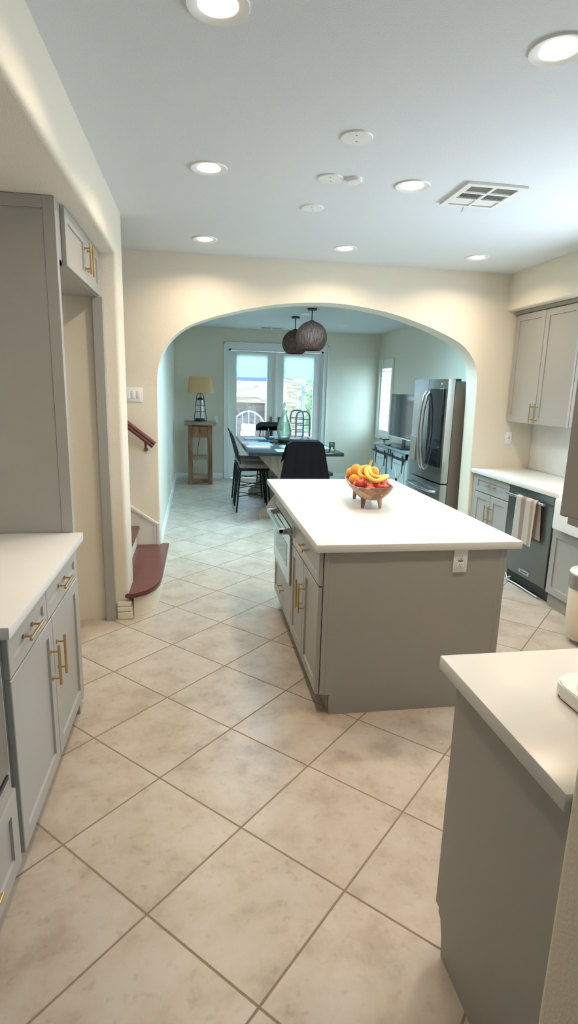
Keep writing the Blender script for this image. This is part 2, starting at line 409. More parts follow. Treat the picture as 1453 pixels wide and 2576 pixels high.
# kitchen left side: deep recess wall, soffit over it, wall end, stairwell
struct('wall_left', box(bm_(), XL-.12, XL, -2.7, 3.92, 0, ZC), M['wall'])
XW = -.49
bm = bm_(); box(bm, XL, XW, -2.6, 3.94, 2.438, ZC)
es = [e for e in bm.edges if all(abs(v.co.z-2.438) < 1e-4 and abs(v.co.x-XW) < 1e-4 for v in e.verts)]
bmesh.ops.bevel(bm, geom=es, offset=.025, segments=4, affect='EDGES', profile=.5)
struct('wall_soffit_left', bm, M['wall'])
bm = bm_(); box(bm, -4, XW, 3.92, 4.216, 0, ZC)
es = [e for e in bm.edges if all(abs(v.co.x-XW) < 1e-4 for v in e.verts) and abs(e.verts[0].co.z-e.verts[1].co.z) > 1]
bmesh.ops.bevel(bm, geom=es, offset=.025, segments=4, affect='EDGES', profile=.5)
struct('wall_end_left', bm, M['wall'])
struct('wall_stairwell', box(bm_(), -4.1, -4, 4.2, YA, 0, ZC), M['wall'])
# kitchen right wall with the sink window, and the soffit above the cabinets
bm = bm_()
for a in ((XR, XR+.15, -2.7, 2.5, 0, ZC), (XR, XR+.15, 3.65, YA, 0, ZC), (XR, XR+.15, 2.5, 3.65, 0, 1.1), (XR, XR+.15, 2.5, 3.65, 2.2, ZC)): box(bm, *a)
struct('wall_right', bm, M['wall'])
bm = bm_()
box(bm, 2.904, XR, .85, YA, 2.405, ZC)
es = [e for e in bm.edges if all(abs(v.co.z-2.405) < 1e-4 and abs(v.co.x-2.904) < 1e-4 for v in e.verts)]
bmesh.ops.bevel(bm, geom=es, offset=.02, segments=4, affect='EDGES', profile=.5)
struct('wall_soffit_right', bm, M['wall'])
# wall end in the right foreground
bm = bm_(); box(bm, .672, XR, .62, .812, 0, ZC)
es = [e for e in bm.edges if all(abs(v.co.x-.672) < 1e-4 for v in e.verts) and abs(e.verts[0].co.z-e.verts[1].co.z) > 1]
bmesh.ops.bevel(bm, geom=es, offset=.02, segments=4, affect='EDGES', profile=.5)
struct('wall_foreground', bm, M['wall'])
# wall behind the camera with a wide window
bm = bm_()
for a in ((XL-.12, 1.5, -2.7, -2.6, 0, ZC), (2.6, XR+.15, -2.7, -2.6, 0, ZC), (1.5, 2.6, -2.7, -2.6, 0, .9), (1.5, 2.6, -2.7, -2.6, 2.1, ZC)): box(bm, *a)
struct('wall_rear', bm, M['wall'])
# dining room walls
struct('wall_dining_left', box(bm_(), XDL-.12, XDL, YA2, YB, 0, ZC), M['wall'])
bm = bm_()
WY0, WY1, WZ0, WZ1 = 9.52, 10.16, .86, 2.12
for a in ((XR, XR+.15, YA2, WY0, 0, ZC), (XR, XR+.15, WY1, YB+.12, 0, ZC), (XR, XR+.15, WY0, WY1, 0, WZ0), (XR, XR+.15, WY0, WY1, WZ1, ZC)): box(bm, *a)
struct('wall_dining_right', bm, M['wall'])
DX0, DX1, DZ = .56, 2.26, 2.30
bm = bm_()
for a in ((XDL-.12, DX0, YB, YB+.12, 0, ZC), (DX1, XR, YB, YB+.12, 0, ZC), (DX0, DX1, YB, YB+.12, DZ, ZC)): box(bm, *a)
struct('wall_dining_back', bm, M['wall'])

# baseboards
def base_prof(h=.1, t=.014): return [(0, 0), (t, 0), (t, h*.7), (t*.6, h*.85), (t*.4, h), (0, h)]
struct('baseboard_dining_left', prism(bm_(), [(XDL+u, v) for u, v in base_prof()], 'Y', YA2, YB), M['trimw'])
bm = bm_()
for x0, x1 in ((XDL, DX0-.1), (DX1+.1, XR)): prism(bm, [(YB-u, v) for u, v in base_prof()], 'X', x0, x1)
struct('baseboard_dining_back', bm, M['trimw'])
bm = bm_()      # stepped baseboard wrapped round the wall end
for z0, z1, t in ((0, .05, .022), (.05, .056, .014), (.056, .088, .019), (.088, .094, .011), (.094, .128, .015)):
    box(bm, -.572, XW+t, 3.92-t, 4.20, z0, z1, .003, 1)
struct('baseboard_left', bm, M['trimc'])
struct('baseboard_foreground', box(bm_(), .665, .672, .64, .79, 0, .09, .003, 1), M['trimc'])

# ------------------------------------------------------------------ cabinet helpers
def slab(bm, ax, sgn, pos, th, u0, u1, z0, z1, fw=.057, rec=.009, panel=True, bev=.0025):
    """shaker front: outer face at pos, facing sgn along ax ('X' -> u is y, 'Y' -> u is x)"""
    def P(d, u, z):
        w = pos-sgn*d
        return (w, u, z) if ax == 'X' else (u, w, z)
    if not panel:
        a = P(0, u0, z0); b = P(th, u1, z1)
        return box(bm, min(a[0], b[0]), max(a[0], b[0]), min(a[1], b[1]), max(a[1], b[1]), z0, z1, bev, 1)
    def ring(d, i): return [bm.verts.new(P(d, u, z)) for u, z in ((u0+i, z0+i), (u1-i, z0+i), (u1-i, z1-i), (u0+i, z1-i))]
    rs = [ring(th, 0), ring(bev, 0), ring(0, bev), ring(0, fw), ring(rec, fw+.002)]
    for A, B in zip(rs, rs[1:]):
        for k in range(4): bm.faces.new((A[k], A[(k+1) % 4], B[(k+1) % 4], B[k]))
    bm.faces.new(rs[0]); bm.faces.new(rs[-1])
    return bm
def bar(ax, sgn, pos, u, z, L=.155, vert=True, r=.0055, so=.032):
    bm = bm_(); ex = .028
    def P(d, uu, zz):
        w = pos+sgn*d
        return (w, uu, zz) if ax == 'X' else (uu, w, zz)
    if vert: e = [(u, z-L/2), (u, z+L/2)]; q = [(u, z-L/2+ex), (u, z+L/2-ex)]
    else: e = [(u-L/2, z), (u+L/2, z)]; q = [(u-L/2+ex, z), (u+L/2-ex, z)]
    tube(bm, [P(so, *e[0]), P(so, *e[1])], r, 10)
    for s in q:
        tube(bm, [P(.0, *s), P(.004, *s), P(.0045, *s), P(so, *s)], [.008, .008, .004, .004], 10)
    return bm

def cab_fronts(t, ax, sgn, pos, th, drawers, doors, mt=None):
    """drawers: (u0,u1,z0,z1) ; doors: (u0,u1,z0,z1,handle_u)"""
    mt = mt or M['cab']
    for u0, u1, z0, z1 in drawers:
        o = obj('drawer', slab(bm_(), ax, sgn, pos, th, u0, u1, z0, z1, fw=.045), mt, t)
        obj('handle', bar(ax, sgn, pos-sgn*.006, (u0+u1)/2, (z0+z1)/2, .16, False), M['gold'], o)
    for u0, u1, z0, z1, hu, hz in doors:
        o = obj('door', slab(bm_(), ax, sgn, pos, th, u0, u1, z0, z1), mt, t)
        if hu is not None: obj('handle', bar(ax, sgn, pos, hu, hz, .17, True), M['gold'], o)

# ------------------------------------------------------------------ left run
LF = -.576                       # door face plane
t = thing('base_cabinet', 'grey shaker base cabinet with gold bar handles under the left worktop', 'cabinet', (-.9, 2.2, 0))
bm = bm_(); box(bm, -1.22, LF-.021, 1.70, 2.755, .1, .873); obj('carcass', bm, M['cab'], t)
bm = bm_(); box(bm, -1.22, LF-.075, 1.70, 2.7, .0, .1); obj('toe_kick', bm, M['cabdark'], t)
bm = bm_(); prism(bm, [(LF-.0205, .873), (LF-.0205, .0), (LF-.06, 0), (LF-.062, .06), (LF-.075, .1), (LF-.3, .1), (LF-.3, .873)], 'Y', 2.7, 2.757)
obj('end_panel', bm, M['cab'], t)
cab_fronts(t, 'X', 1, LF, .02, [(1.705, 2.148, .735, .868), (2.154, 2.70, .735, .868)],
           [(1.705, 2.208, .105, .728, 2.165, .545), (2.214, 2.70, .105, .728, 2.262, .545)])
o = obj('worktop', box(bm_(), XL, LF+.012, 1.69, 2.838, .874, .914, .003, 2), M['quartz']); tag(o, 'white quartz worktop on the left base cabinet, in front of the tall grey panel', 'worktop')
obj('door_stop', tube(bm_(), [(LF-.03, 2.757, .07), (LF-.03, 2.80, .07), (LF-.03, 2.801, .07), (LF-.03, 2.815, .07)], [.004, .004, .009, .009], 10), M['gold'], t, label='tiny brass stop by the cabinet foot')

# wall oven tower beside it, almost out of frame
t = thing('oven_cabinet', 'tall grey oven cabinet at the left edge with a deep bottom drawer', 'cabinet', (-.9, 1.3, 0))
bm = bm_(); box(bm, -1.22, LF-.02, .9, 1.688, .1, .43); box(bm, -1.22, LF-.02, .9, .94, .43, 2.1); box(bm, -1.22, LF-.02, 1.65, 1.688, .43, 2.1); box(bm, -1.22, LF-.02, .94, 1.65, 1.9, 2.1)
obj('carcass', bm, M['cab'], t)
obj('toe_kick', box(bm_(), -1.22, LF-.075, .9, 1.688, 0, .1), M['cabdark'], t)
d = obj('drawer', slab(bm_(), 'X', 1, LF, .02, .905, 1.665, .11, .385), M['cab'], t)
obj('handle', bar('X', 1, LF, 1.26, .245, .3, False), M['gold'], d)
t = thing('wall_oven', 'stainless built-in oven in the tall cabinet at the left edge', 'oven', (-.9, 1.3, .43))
obj('body', box(bm_(), -1.2, LF-.03, .945, 1.645, .435, 1.15), M['dsteel'], t)
obj('door', box(bm_(), LF-.03, LF-.004, .95, 1.64, .47, 1.0, .004), M['steel'], t)
obj('trim_strip', box(bm_(), LF-.03, LF-.008, .95, 1.64, .436, .452, .002), M['black'], t)
obj('handle', tube(bm_(), [(LF+.03, 1.0, .95), (LF+.03, 1.45, .95)], .01, 12), M['steel'], t)

# tall panel and over-fridge cabinet
PX = -.612
t = thing('fridge_surround', 'tall grey end panel with upper doors framing the empty fridge alcove', 'cabinet', (-.9, 3.3, 0))
bm = bm_(); box(bm, XL, PX, 2.845, 2.885, .0, 2.435); obj('side_panel', bm, M['cab'], t)
bm = bm_(); box(bm, PX-.05, PX+.001, 2.839, 2.845, .915, 2.436, .001, 1); box(bm, XL, PX-.05, 2.839, 2.845, 2.385, 2.436, .001, 1); obj('panel_frame', bm, M['cab'], t)
bm = bm_(); box(bm, XL, PX-.004, 2.885, 2.95, 2.17, 2.435); box(bm, XL, PX-.004, 2.885, 3.9, 2.17, 2.19); box(bm, XL, PX-.004, 2.95, 3.9, 2.19, 2.435); obj('upper_carcass', bm, M['cab'], t)
for u0, u1, hu in ((2.96, 3.455, 3.42), (3.461, 3.885, 3.50)):
    d = obj('door', slab(bm_(), 'X', 1, PX+.018, .02, u0, u1, 2.175, 2.43), M['cab'], t)
    obj('handle', bar('X', 1, PX+.018, hu, 2.30, .16, True), M['gold'], d)
bm = bm_(); box(bm, -.642, PX+.032, 3.872, 3.915, 0, 2.17, .002, 1); obj('filler_post', bm, M['cab'], t)

# ------------------------------------------------------------------ stairs and handrail
def tread_poly():
    return [(-1.0, 4.226), (-.482, 4.226), (-.482, 3.91), (-.510, 3.91), (-.513, 3.893), (-.45, 3.898), (-.37, 3.955), (-.315, 4.04), (-.287, 4.14), (-.279, 4.35), (-.275, 4.8), (-.272, YA+.03), (-.335, YA+.03), (-.336, YA-.006), (-1.0, YA-.006)]
t = thing('staircase', 'mahogany stair treads with white risers rising left of the arch', 'staircase', (-.5, 4.7, 0))
front = [(-1.0, 4.225), (-.463, 4.225), (-.463, 3.955), (-.40, 3.975), (-.345, 4.035), (-.312, 4.12), (-.299, 4.30), (-.295, YA-.004), (-1.0, YA-.004)]
obj('starting_riser', prism(bm_(), front, 'Z', 0, .155), M['trimc'], t, label='curved white first riser')
obj('tread', prism(bm_(), tread_poly(), 'Z', .155, .188, .006), M['mahog'], t, label='mahogany starting tread with rounded end')
for i in range(1, 8):
    x1 = -.55-(i-1)*.27; z = .188+i*.183
    obj('riser', box(bm_(), x1-.03, x1-.008, 4.222, YA-.034, z-.183, z-.03), M['trimw'], t)
    obj('tread', box(bm_(), x1-.30, x1+.022, 4.222, YA-.034, z-.03, z, .008), M['mahog'], t)
sk = [(-.358, .188), (-.358, .385), (-.62, .572), (-2.4, 1.79), (-2.4, 1.2), (-.7, .188)]
bm = bm_(); prism(bm, sk, 'Y', YA-.016, YA-.001)
def strip(bm, a, b, w, y0, y1):
    a = Vector(a); b = Vector(b); d = (b-a).normalized(); n = Vector((-d.y, d.x))*w
    return prism(bm, [tuple(a), tuple(b), tuple(b+n), tuple(a+n)], 'Y', y0, y1)
strip(bm, (-.358, .386), (-2.4, 1.79), .018, YA-.032, YA-.001)
strip(bm, (-.374, .372), (-2.4, 1.765), .012, YA-.026, YA-.014)
box(bm, -.374, -.353, YA-.030, YA-.001, .188, .392); box(bm, -.400, -.386, YA-.026, YA-.014, .188, .372)
o = obj('skirt_board', bm, M['trimw'], t, label='white moulded skirt board against the arch wall')
t = thing('handrail', 'dark mahogany wall handrail with bracket above the stairs', 'handrail', (-.5, 5.14, 1.15))
bm = bm_(); d = Vector((1, -.78)).normalized()
prof = [(-.026, -.03), (.026, -.03), (.03, -.012), (.024, .0), (.03, .012), (.018, .03), (-.018, .03), (-.03, .012), (-.024, 0), (-.03, -.012)]
a = Vector((-.378, 5.13, 1.118)); b = a-Vector((1.6, 0, -1.6*.80)); ax = (a-b).normalized(); up = Vector((0, 1, 0)).cross(ax) * -1; up.normalize()
if up.z < 0: up = -up
ra = [bm.verts.new(a+Vector((0, 1, 0))*u+up*v) for u, v in prof]; rb = [bm.verts.new(b+Vector((0, 1, 0))*u+up*v) for u, v in prof]
bm.faces.new(ra); bm.faces.new(list(reversed(rb)))
for k in range(len(prof)): bm.faces.new((ra[k], rb[k], rb[(k+1) % len(prof)], ra[(k+1) % len(prof)]))
obj('rail', bm, M['mahog'], t)
obj('bracket', tube(bm_(), [(-.45, 5.13, 1.14), (-.452, 5.145, 1.10), (-.455, 5.19, 1.07), (-.455, YA-.001, 1.07)], [.012, .010, .009, .02], 10), M['mahog'], t)

# ------------------------------------------------------------------ small electrical plates
def plate(name, label, cat, cx, cy, cz, w, h, face, kind, group=None):
    """face: 'Y-' faces the camera (towards -Y), 'X-' faces -X, 'X+' faces +X"""
    t = thing(name, label, cat, (cx, cy, cz), {'Y-': 0, 'X-': -PI/2, 'X+': PI/2}[face], group)
    mw = world(t)
    def L(bm): bmesh.ops.transform(bm, matrix=mw, verts=bm.verts); return bm
    obj('plate', L(box(bm_(), -w/2, w/2, -.006, -.0005, -h/2, h/2, .002)), M['white'], t)
    if kind == 'outlet':
        for s in (-1, 1):
            o = obj('socket', L(box(bm_(), -.017, .017, -.008, -.006, s*.021-.015, s*.021+.015, .001)), M['white'], t)
            bm = bm_()
            for k in (-.006, .006): box(bm, k-.001, k+.001, -.0085, -.008, s*.021-.001, s*.021+.007)
            box(bm, -.002, .002, -.0085, -.008, s*.021-.010, s*.021-.006)
            obj('slots', L(bm), M['black'], o)
        obj('test_button', L(box(bm_(), -.012, .012, -.0082, -.006, -.0035, .0035, .0005)), M['bandg'], t)
    else:
        n = kind
        for k in range(n):
            x = (k-(n-1)/2)*.046
            obj('rocker', L(box(bm_(), x-.0165, x+.0165, -.010, -.006, -.033, .033, .002)), M['white'], t)
    return t
plate('electrical_outlet', 'white outlet plate near the top of the island end panel', 'outlet', 1.298, 2.544, .815, .074, .122, 'Y-', 'outlet')
plate('light_switch', 'white multi-gang rocker switch plate above the handrail', 'light switch', -.575, YA, 1.552, .21, .122, 'Y-', 4)
plate('wall_outlet', 'white outlet plate above the right worktop beside the wall cabinet', 'outlet', 3.052, YA, 1.215, .075, .118, 'Y-', 'outlet')
plate('wall_outlet', 'white outlet on the dining room wall between lamp and glass doors', 'outlet', .33, YB, 1.066, .075, .118, 'Y-', 1)
plate('wall_outlet', 'white outlet low on the dining room side wall', 'outlet', XDL, 8.1, .34, .075, .118, 'X+', 'outlet')

# ------------------------------------------------------------------ island
IX = .577                        # face plane of the island's left fronts
t = thing('island_cabinet', 'grey island cabinet with drawer and double doors, nearest end of the island', 'cabinet', (1.1, 3.0, 0))
obj('carcass', box(bm_(), IX+.021, 1.53, 2.565, 3.36, .115, .873), M['cab'], t)
obj('toe_kick', box(bm_(), IX+.075, 1.52, 2.575, 3.36, 0, .115), M['cabdark'], t)
bm = bm_(); prism(bm, [(IX+.024, .873), (IX+.024, .118), (IX+.075, .112), (IX+.077, 0), (1.535, 0), (1.535, .873)], 'Y', 2.545, 2.564)
obj('end_panel', bm, M['cab'], t)
bm = bm_(); box(bm, IX+.024, IX+.05, 2.5425, 2.5455, .118, .873, .0008, 1); obj('edge_strip', bm, M['cab'], t)
bm = bm_(); box(bm, 1.515, 1.55, 2.5425, 4.12, .0, .873, .002, 1); obj('back_panel', bm, M['cab'], t)
cab_fronts(t, 'X', -1, IX, .02, [(2.548, 3.335, .70, .868)], [(2.548, 2.939, .12, .692, 2.905, .50), (2.945, 3.335, .12, .692, 2.98, .50)])
t = thing('island_cabinet', 'grey island cabinet holding the drawer microwave, farther end of the island', 'cabinet', (1.1, 3.9, 0))
obj('carcass', box(bm_(), IX+.021, 1.51, 3.365, 4.10, .115, .873), M['cab'], t)
obj('toe_kick', box(bm_(), IX+.075, 1.51, 3.362, 4.08, 0, .115), M['cabdark'], t)
obj('top_rail', slab(bm_(), 'X', -1, IX, .02, 3.341, 4.10, .786, .868, panel=False), M['cab'], t)
cab_fronts(t, 'X', -1, IX, .02, [(3.341, 4.10, .125, .405)], [])
t = thing('drawer_microwave', 'stainless drawer microwave with bar handle set in the island side', 'microwave', (.6, 3.7, .42))
mwy0, mwy1 = 3.352, 4.085
obj('front', slab(bm_(), 'X', -1, IX-.012, .032, mwy0, mwy1, .412, .735, panel=False), M['steel'], t)
obj('window', slab(bm_(), 'X', -1, IX-.0135, .003, mwy0+.11, mwy1-.11, .505, .655, panel=False, bev=.0008), M['bglass'], t)
obj('control_panel', slab(bm_(), 'X', -1, IX-.006, .026, mwy0, mwy1, .738, .782, panel=False), M['steel'], t)
bm = bm_(); tube(bm, [(IX-.072, mwy0-.01, .775), (IX-.072, mwy1-.12, .775)], .013, 14); h = obj('handle', bm, M['steel'], t)
for yy in (mwy0-.01, mwy1-.15): obj('bracket', box(bm_(), IX-.084, IX-.004, yy, yy+.03, .752, .788, .004), M['steel'], h)
text('maker_mark', 'Lel', .024, Matrix.Translation((IX-.048, mwy0-.0105, .770)) @ Matrix.Rotation(PI/2, 4, 'X'), M['black'], h)
o = obj('island_worktop', box(bm_(), .558, 1.62, 2.525, 4.517, .874, .914, .003, 2), M['quartz']); tag(o, 'large white quartz worktop covering the kitchen island, fruit bowl on it', 'worktop')

# ------------------------------------------------------------------ right run
RF = 2.72
t = thing('base_cabinet', 'grey base cabinet with one drawer and two doors beside the dishwasher', 'cabinet', (3.0, 4.87, 0))
obj('carcass', box(bm_(), RF+.021, 3.29, 4.535, 5.205, .11, .873), M['cab'], t)
obj('toe_kick', box(bm_(), RF+.06, 3.29, 4.535, 5.205, 0, .11), M['cabdark'], t)
cab_fronts(t, 'X', -1, RF, .02, [(4.54, 5.16, .705, .862)], [(4.54, 4.847, .12, .697, 4.815, .52), (4.853, 5.16, .12, .697, 4.885, .52)])
obj('filler_strip', slab(bm_(), 'X', -1, RF, .02, 5.164, 5.208, .12, .862, panel=False), M['cab'], t)
t = thing('dishwasher', 'dark slate dishwasher with bar handle under the right worktop', 'dishwasher', (3.0, 4.2, 0))
obj('body', box(bm_(), RF+.035, 3.29, 3.88, 4.52, .11, .868), M['black'], t)
obj('door', box(bm_(), RF-.005, RF+.034, 3.885, 4.515, .125, .866, .006), M['dsteel'], t)
bm = bm_(); tube(bm, [(2.66, 3.93, .80), (2.66, 4.47, .80)], .012, 14)
for yy in (3.94, 4.44): tube(bm, [(2.66, yy, .80), (2.72, yy, .80)], .008, 10)
obj('handle', bm, M['steel'], t)
obj('base_grille', box(bm_(), RF+.05, 3.2, 3.89, 4.5, .02, .11), M['black'], t)
n = obj('name_plate', box(bm_(), RF-.0075, RF-.005, 4.10, 4.25, .155, .187, .0008, 1), M['steel'], t)
text('name_plate_lettering', 'KitchenAid', .022, Matrix.Translation((RF-.0078, 4.175, .171)) @ Matrix.Rotation(-PI/2, 4, 'Z') @ Matrix.Rotation(PI/2, 4, 'X'), M['black'], n)
bm = bm_(); tube(bm, [(RF+.02, 4.5, .012), (RF+.02, 4.3, .02), (RF+.025, 4.0, .012)], .006, 8)
o = obj('floor_cable', tube(bm, [(RF+.03, 4.5, .06), (RF+.02, 4.46, .03), (RF+.03, 4.42, .05)], .006, 8), M['white']); tag(o, 'loose pale cable lying under the dishwasher', 'cable')
# towel on the dishwasher handle
bm = bm_(); N1, N2 = 15, 71
def towel_pt(i, j):
    y = 4.285-.285*i/(N1-1)
    s = j/(N2-1)*(.36+.30+.05)
    w = .006*math.sin(i*1.1)
    if s < .36: z = .80-.36+s; x = 2.66-.022-w*(1-s/.36); y += .012*(1-s/.36)
    elif s < .41: a = (s-.36)/.05*PI; x = 2.66-.022*math.cos(a); z = .80+.021*math.sin(a)
    else: k = (s-.41)/.30; x = 2.66+.022+w*k*.4; z = .80-(s-.41); y -= .035*k
    return (x, y, z)
g = [[bm.verts.new(towel_pt(i, j)) for j in range(N2)] for i in range(N1)]
for i in range(N1-1):
    for j in range(N2-1): bm.faces.new((g[i][j], g[i+1][j], g[i+1][j+1], g[i][j+1]))
bmesh.ops.solidify(bm, geom=bm.faces[:], thickness=.004)
o = obj('dish_towel', bm, M['towel']); tag(o, 'cream and tan striped towel over the dishwasher handle', 'towel')
# sink cabinet
t = thing('sink_cabinet', 'grey base cabinet with shaker doors under the apron sink', 'cabinet', (3.0, 3.4, 0))
obj('carcass', box(bm_(), RF+.021, 3.29, 2.9, 3.872, .11, .60), M['cab'], t)
obj('toe_kick', box(bm_(), RF+.03, 3.29, 2.9, 3.872, 0, .11), M['cabdark'], t)
cab_fronts(t, 'X', -1, RF, .02, [], [(3.39, 3.868, .115, .625, None, .5), (2.905, 3.384, .115, .625, None, .5)])
t = thing('apron_sink', 'white fireclay apron-front sink above the grey sink cabinet', 'sink', (3.0, 3.4, .64))
bm = bm_(); box(bm, 2.655, 2.70, 2.95, 3.80, .648, .885, .012, 3); obj('apron', bm, M['enamel'], t)
bm = bm_(); box(bm, 2.70, 3.15, 2.95, 3.80, .648, .67); box(bm, 3.13, 3.15, 2.95, 3.80, .67, .885); box(bm, 2.70, 3.13, 2.95, 2.97, .67, .885); box(bm, 2.70, 3.13, 3.78, 3.80, .67, .885); obj('basin', bm, M['enamel'], t)
bm = bm_(); box(bm, 2.69, 3.309, 3.81, 5.213, .874, .914, .003, 2); box(bm, 3.16, 3.30, 2.9, 3.81, .874, .914); box(bm, 2.69, 3.30, .83, 2.93, .874, .914)
o = obj('worktop', bm, M['quartz']); tag(o, 'white quartz worktop along the right wall over dishwasher and drawer', 'worktop')
o = obj('backsplash', box(bm_(), 3.30, 3.309, 2.0, 5.213, .9145, 1.365), mat('veined_marble', srgb(238, 236, 232), .15, noise=(2.2, .12, srgb(222, 220, 216))))
tag(o, 'pale marble backsplash panel under the right wall cabinets', 'backsplash')
# wall cabinets
t = thing('wall_cabinet', 'tall double-door taupe wall cabinet next to the arch wall', 'cabinet', (3.15, 4.75, 1.37))
obj('carcass', box(bm_(), 3.022, 3.298, 4.27, 5.20, 1.385, 2.38), M['cab'], t)
obj('crown_strip', box(bm_(), 2.985, 3.022, 4.27, 5.205, 2.372, 2.402, .002, 1), M['cabdark'], t)
for u0, u1, hu in ((4.275, 4.733, 4.70), (4.739, 5.2, 4.772)):
    d = obj('door', slab(bm_(), 'X', -1, 3.0, .02, u0, u1, 1.38, 2.368), M['cab'], t)
    obj('handle', bar('X', -1, 3.0, hu, 1.475, .17, True), M['gold'], d)
# near wall cabinet over the peninsula
t = thing('wall_cabinet', 'dark taupe wall cabinet end with light rail hanging over the foreground worktop', 'cabinet', (1.5, .95, 1.37))
obj('carcass', box(bm_(), .802, 2.6, .815, 1.105, 1.38, 2.4), M['cab'], t)
bm = bm_(); box(bm, .80, .8025, 1.05, 1.105, 1.38, 2.4); obj('side_stile', bm, M['cab'], t)
obj('light_rail', box(bm_(), .80, 2.6, .82, 1.094, 1.362, 1.38, .002, 1), M['cab'], t)
for k in range(4): obj('door', slab(bm_(), 'Y', 1, 1.127, .02, .803+k*.45, 1.249+k*.45, 1.375, 2.4), M['cab'], t)

# ------------------------------------------------------------------ foreground peninsula
t = thing('peninsula_cabinet', 'taupe grey end of the foreground base cabinet by the wall corner', 'cabinet', (1.2, 1.06, 0))
obj('carcass', box(bm_(), .712, 2.6, .815, 1.285, .11, .873), M['cab'], t)
obj('toe_kick', box(bm_(), .712, 2.6, .815, 1.24, 0, .11), M['cabdark'], t)
bm = bm_(); prism(bm, [(.815, 0), (1.262, 0), (1.268, .06), (1.285, .11), (1.30, .118), (1.30, .873), (.815, .873)], 'X', .70, .7115)
obj('end_panel', bm, M['cab'], t)
for k in range(3):
    u0 = .702+k*.6
    d = obj('door', slab(bm_(), 'Y', 1, 1.328, .024, u0, u0+.594, .13, .86), M['cab'], t)
    obj('handle', bar('Y', 1, 1.328, u0+.04, .5, .4, True), M['gold'], d)
o = obj('peninsula_worktop', box(bm_(), .67, 2.64, .815, 1.378, .874, .914, .003, 2), M['quartz']); tag(o, 'white quartz worktop in the right foreground, square corner towards the island', 'worktop')
# appliance on it
t = thing('countertop_appliance', 'white appliance with a flat rounded base on the foreground worktop', 'appliance', (.95, 1.02, .914))
bm = bm_(); pl = []
for k in range(9):
    a = PI/2*k/8; pl.append((.908-.043*math.cos(a)*1, 1.13+.043*math.sin(a)))
pl += [(1.045-.043*math.cos(PI-PI/2*k/8)*1, 1.13+.043*math.sin(PI/2-PI/2*k/8)) for k in range(9)]
pl = [(.865, .86)]+pl+[(1.09, 1.13), (1.09, .86)]
# rounded slab outline
pl = [(.865, .86)]+[(.915-.05*math.cos(PI/2*k/8), 1.12+.05*math.sin(PI/2*k/8)) for k in range(9)]+[(1.04+.05*math.sin(PI/2*k/8), 1.12+.05*math.cos(PI/2*k/8)) for k in range(9)]+[(1.09, .86)]
prism(bm, pl, 'Z', .920, .955, .004); obj('base', bm, M['white'], t)
bm = bm_(); prism(bm, [(x*.98+.02, y*.99+.008) for x, y in pl], 'Z', .9145, .9205); obj('base_pad', bm, M['rustic'], t)
bm = bm_(); box(bm, .868, 1.088, .865, 1.085, .952, 1.28, .02, 3); obj('body', bm, M['tan'], t)
bm = bm_(); lathe(bm, [(.055, 0), (.06, .003), (.056, .005), (.02, .005)], (.978, 1.125-.02, .955), 32); obj('drip_plate', bm, M['white'], t)

# ------------------------------------------------------------------ bin on the floor by the sink cabinet
t = thing('waste_bin', 'round beige bin with grey band and white lid in front of the sink cabinet', 'bin', (2.585, 3.2, 0))
bc = (2.575, 3.2, 0)
obj('body', lathe(bm_(), [(.085, .03), (.105, .036), (.115, .06), (.12, .12), (.126, .385), (.124, .39)], bc, 48), M['tan'], t)
obj('foot_ring', lathe(bm_(), [(.078, 0), (.078, .035)], bc, 40), M['bandg'], t)
obj('band', lathe(bm_(), [(.127, .388), (.131, .391), (.132, .485), (.128, .49)], bc, 48), M['bandg'], t)
obj('lid', lathe(bm_(), [(.131, .488), (.132, .494), (.126, .505), (.104, .508), (.100, .503), (.096, .508), (.0001, .513)], bc, 48, capt=False), M['white'], t)

# ------------------------------------------------------------------ ceiling things
def downlight(x, y, z, label, on=True, R=.095, group='recessed ceiling lights'):
    t = thing('ceiling_downlight', label, 'ceiling light', (x, y, z), 0, group)
    obj('trim_ring', lathe(bm_(), [(R*.62, -.001), (R*.66, -.004), (R*.98, -.007), (R, -.0045), (R, 0)], (x, y, z), 40, capb=False, capt=False), M['white'], t)
    obj('lens', lathe(bm_(), [(.0001, -.0025), (R*.62, -.0025), (R*.63, 0)], (x, y, z), 40), M['lampon'] if on else M['trimw'], t)
    return t
LX = (.072, 1.172, 2.295); LY = (1.95, 3.24, 4.69)
lab = {(0, 0): 'lit recessed light cut by the top edge of the photo', (1, 0): 'lit recessed light in the top right corner, the largest one',
       (0, 1): 'lit recessed light above the island aisle on the left, second row', (1, 1): 'lit recessed light left of the square ceiling vent', (2, 1): 'lit recessed light cut by the right edge, right of the vent',
       (0, 2): 'small lit recessed light nearest the stairs, before the arch wall', (1, 2): 'small lit recessed light over the middle of the arch', (2, 2): 'small lit recessed light nearest the wall cabinet corner'}
for (i, j), l in lab.items(): downlight(LX[i], LY[j], ZC, l)
for x, y, l in ((.70, 9.35, 'unlit recessed light in the dining ceiling left of the vent'), (2.30, 9.1, 'unlit recessed light in the dining ceiling right of the pendants'), (1.50, 7.95, 'unlit recessed light in the dining ceiling behind the near pendant cord')):
    downlight(x, y, ZD, l, False, .085, 'unlit dining ceiling lights')
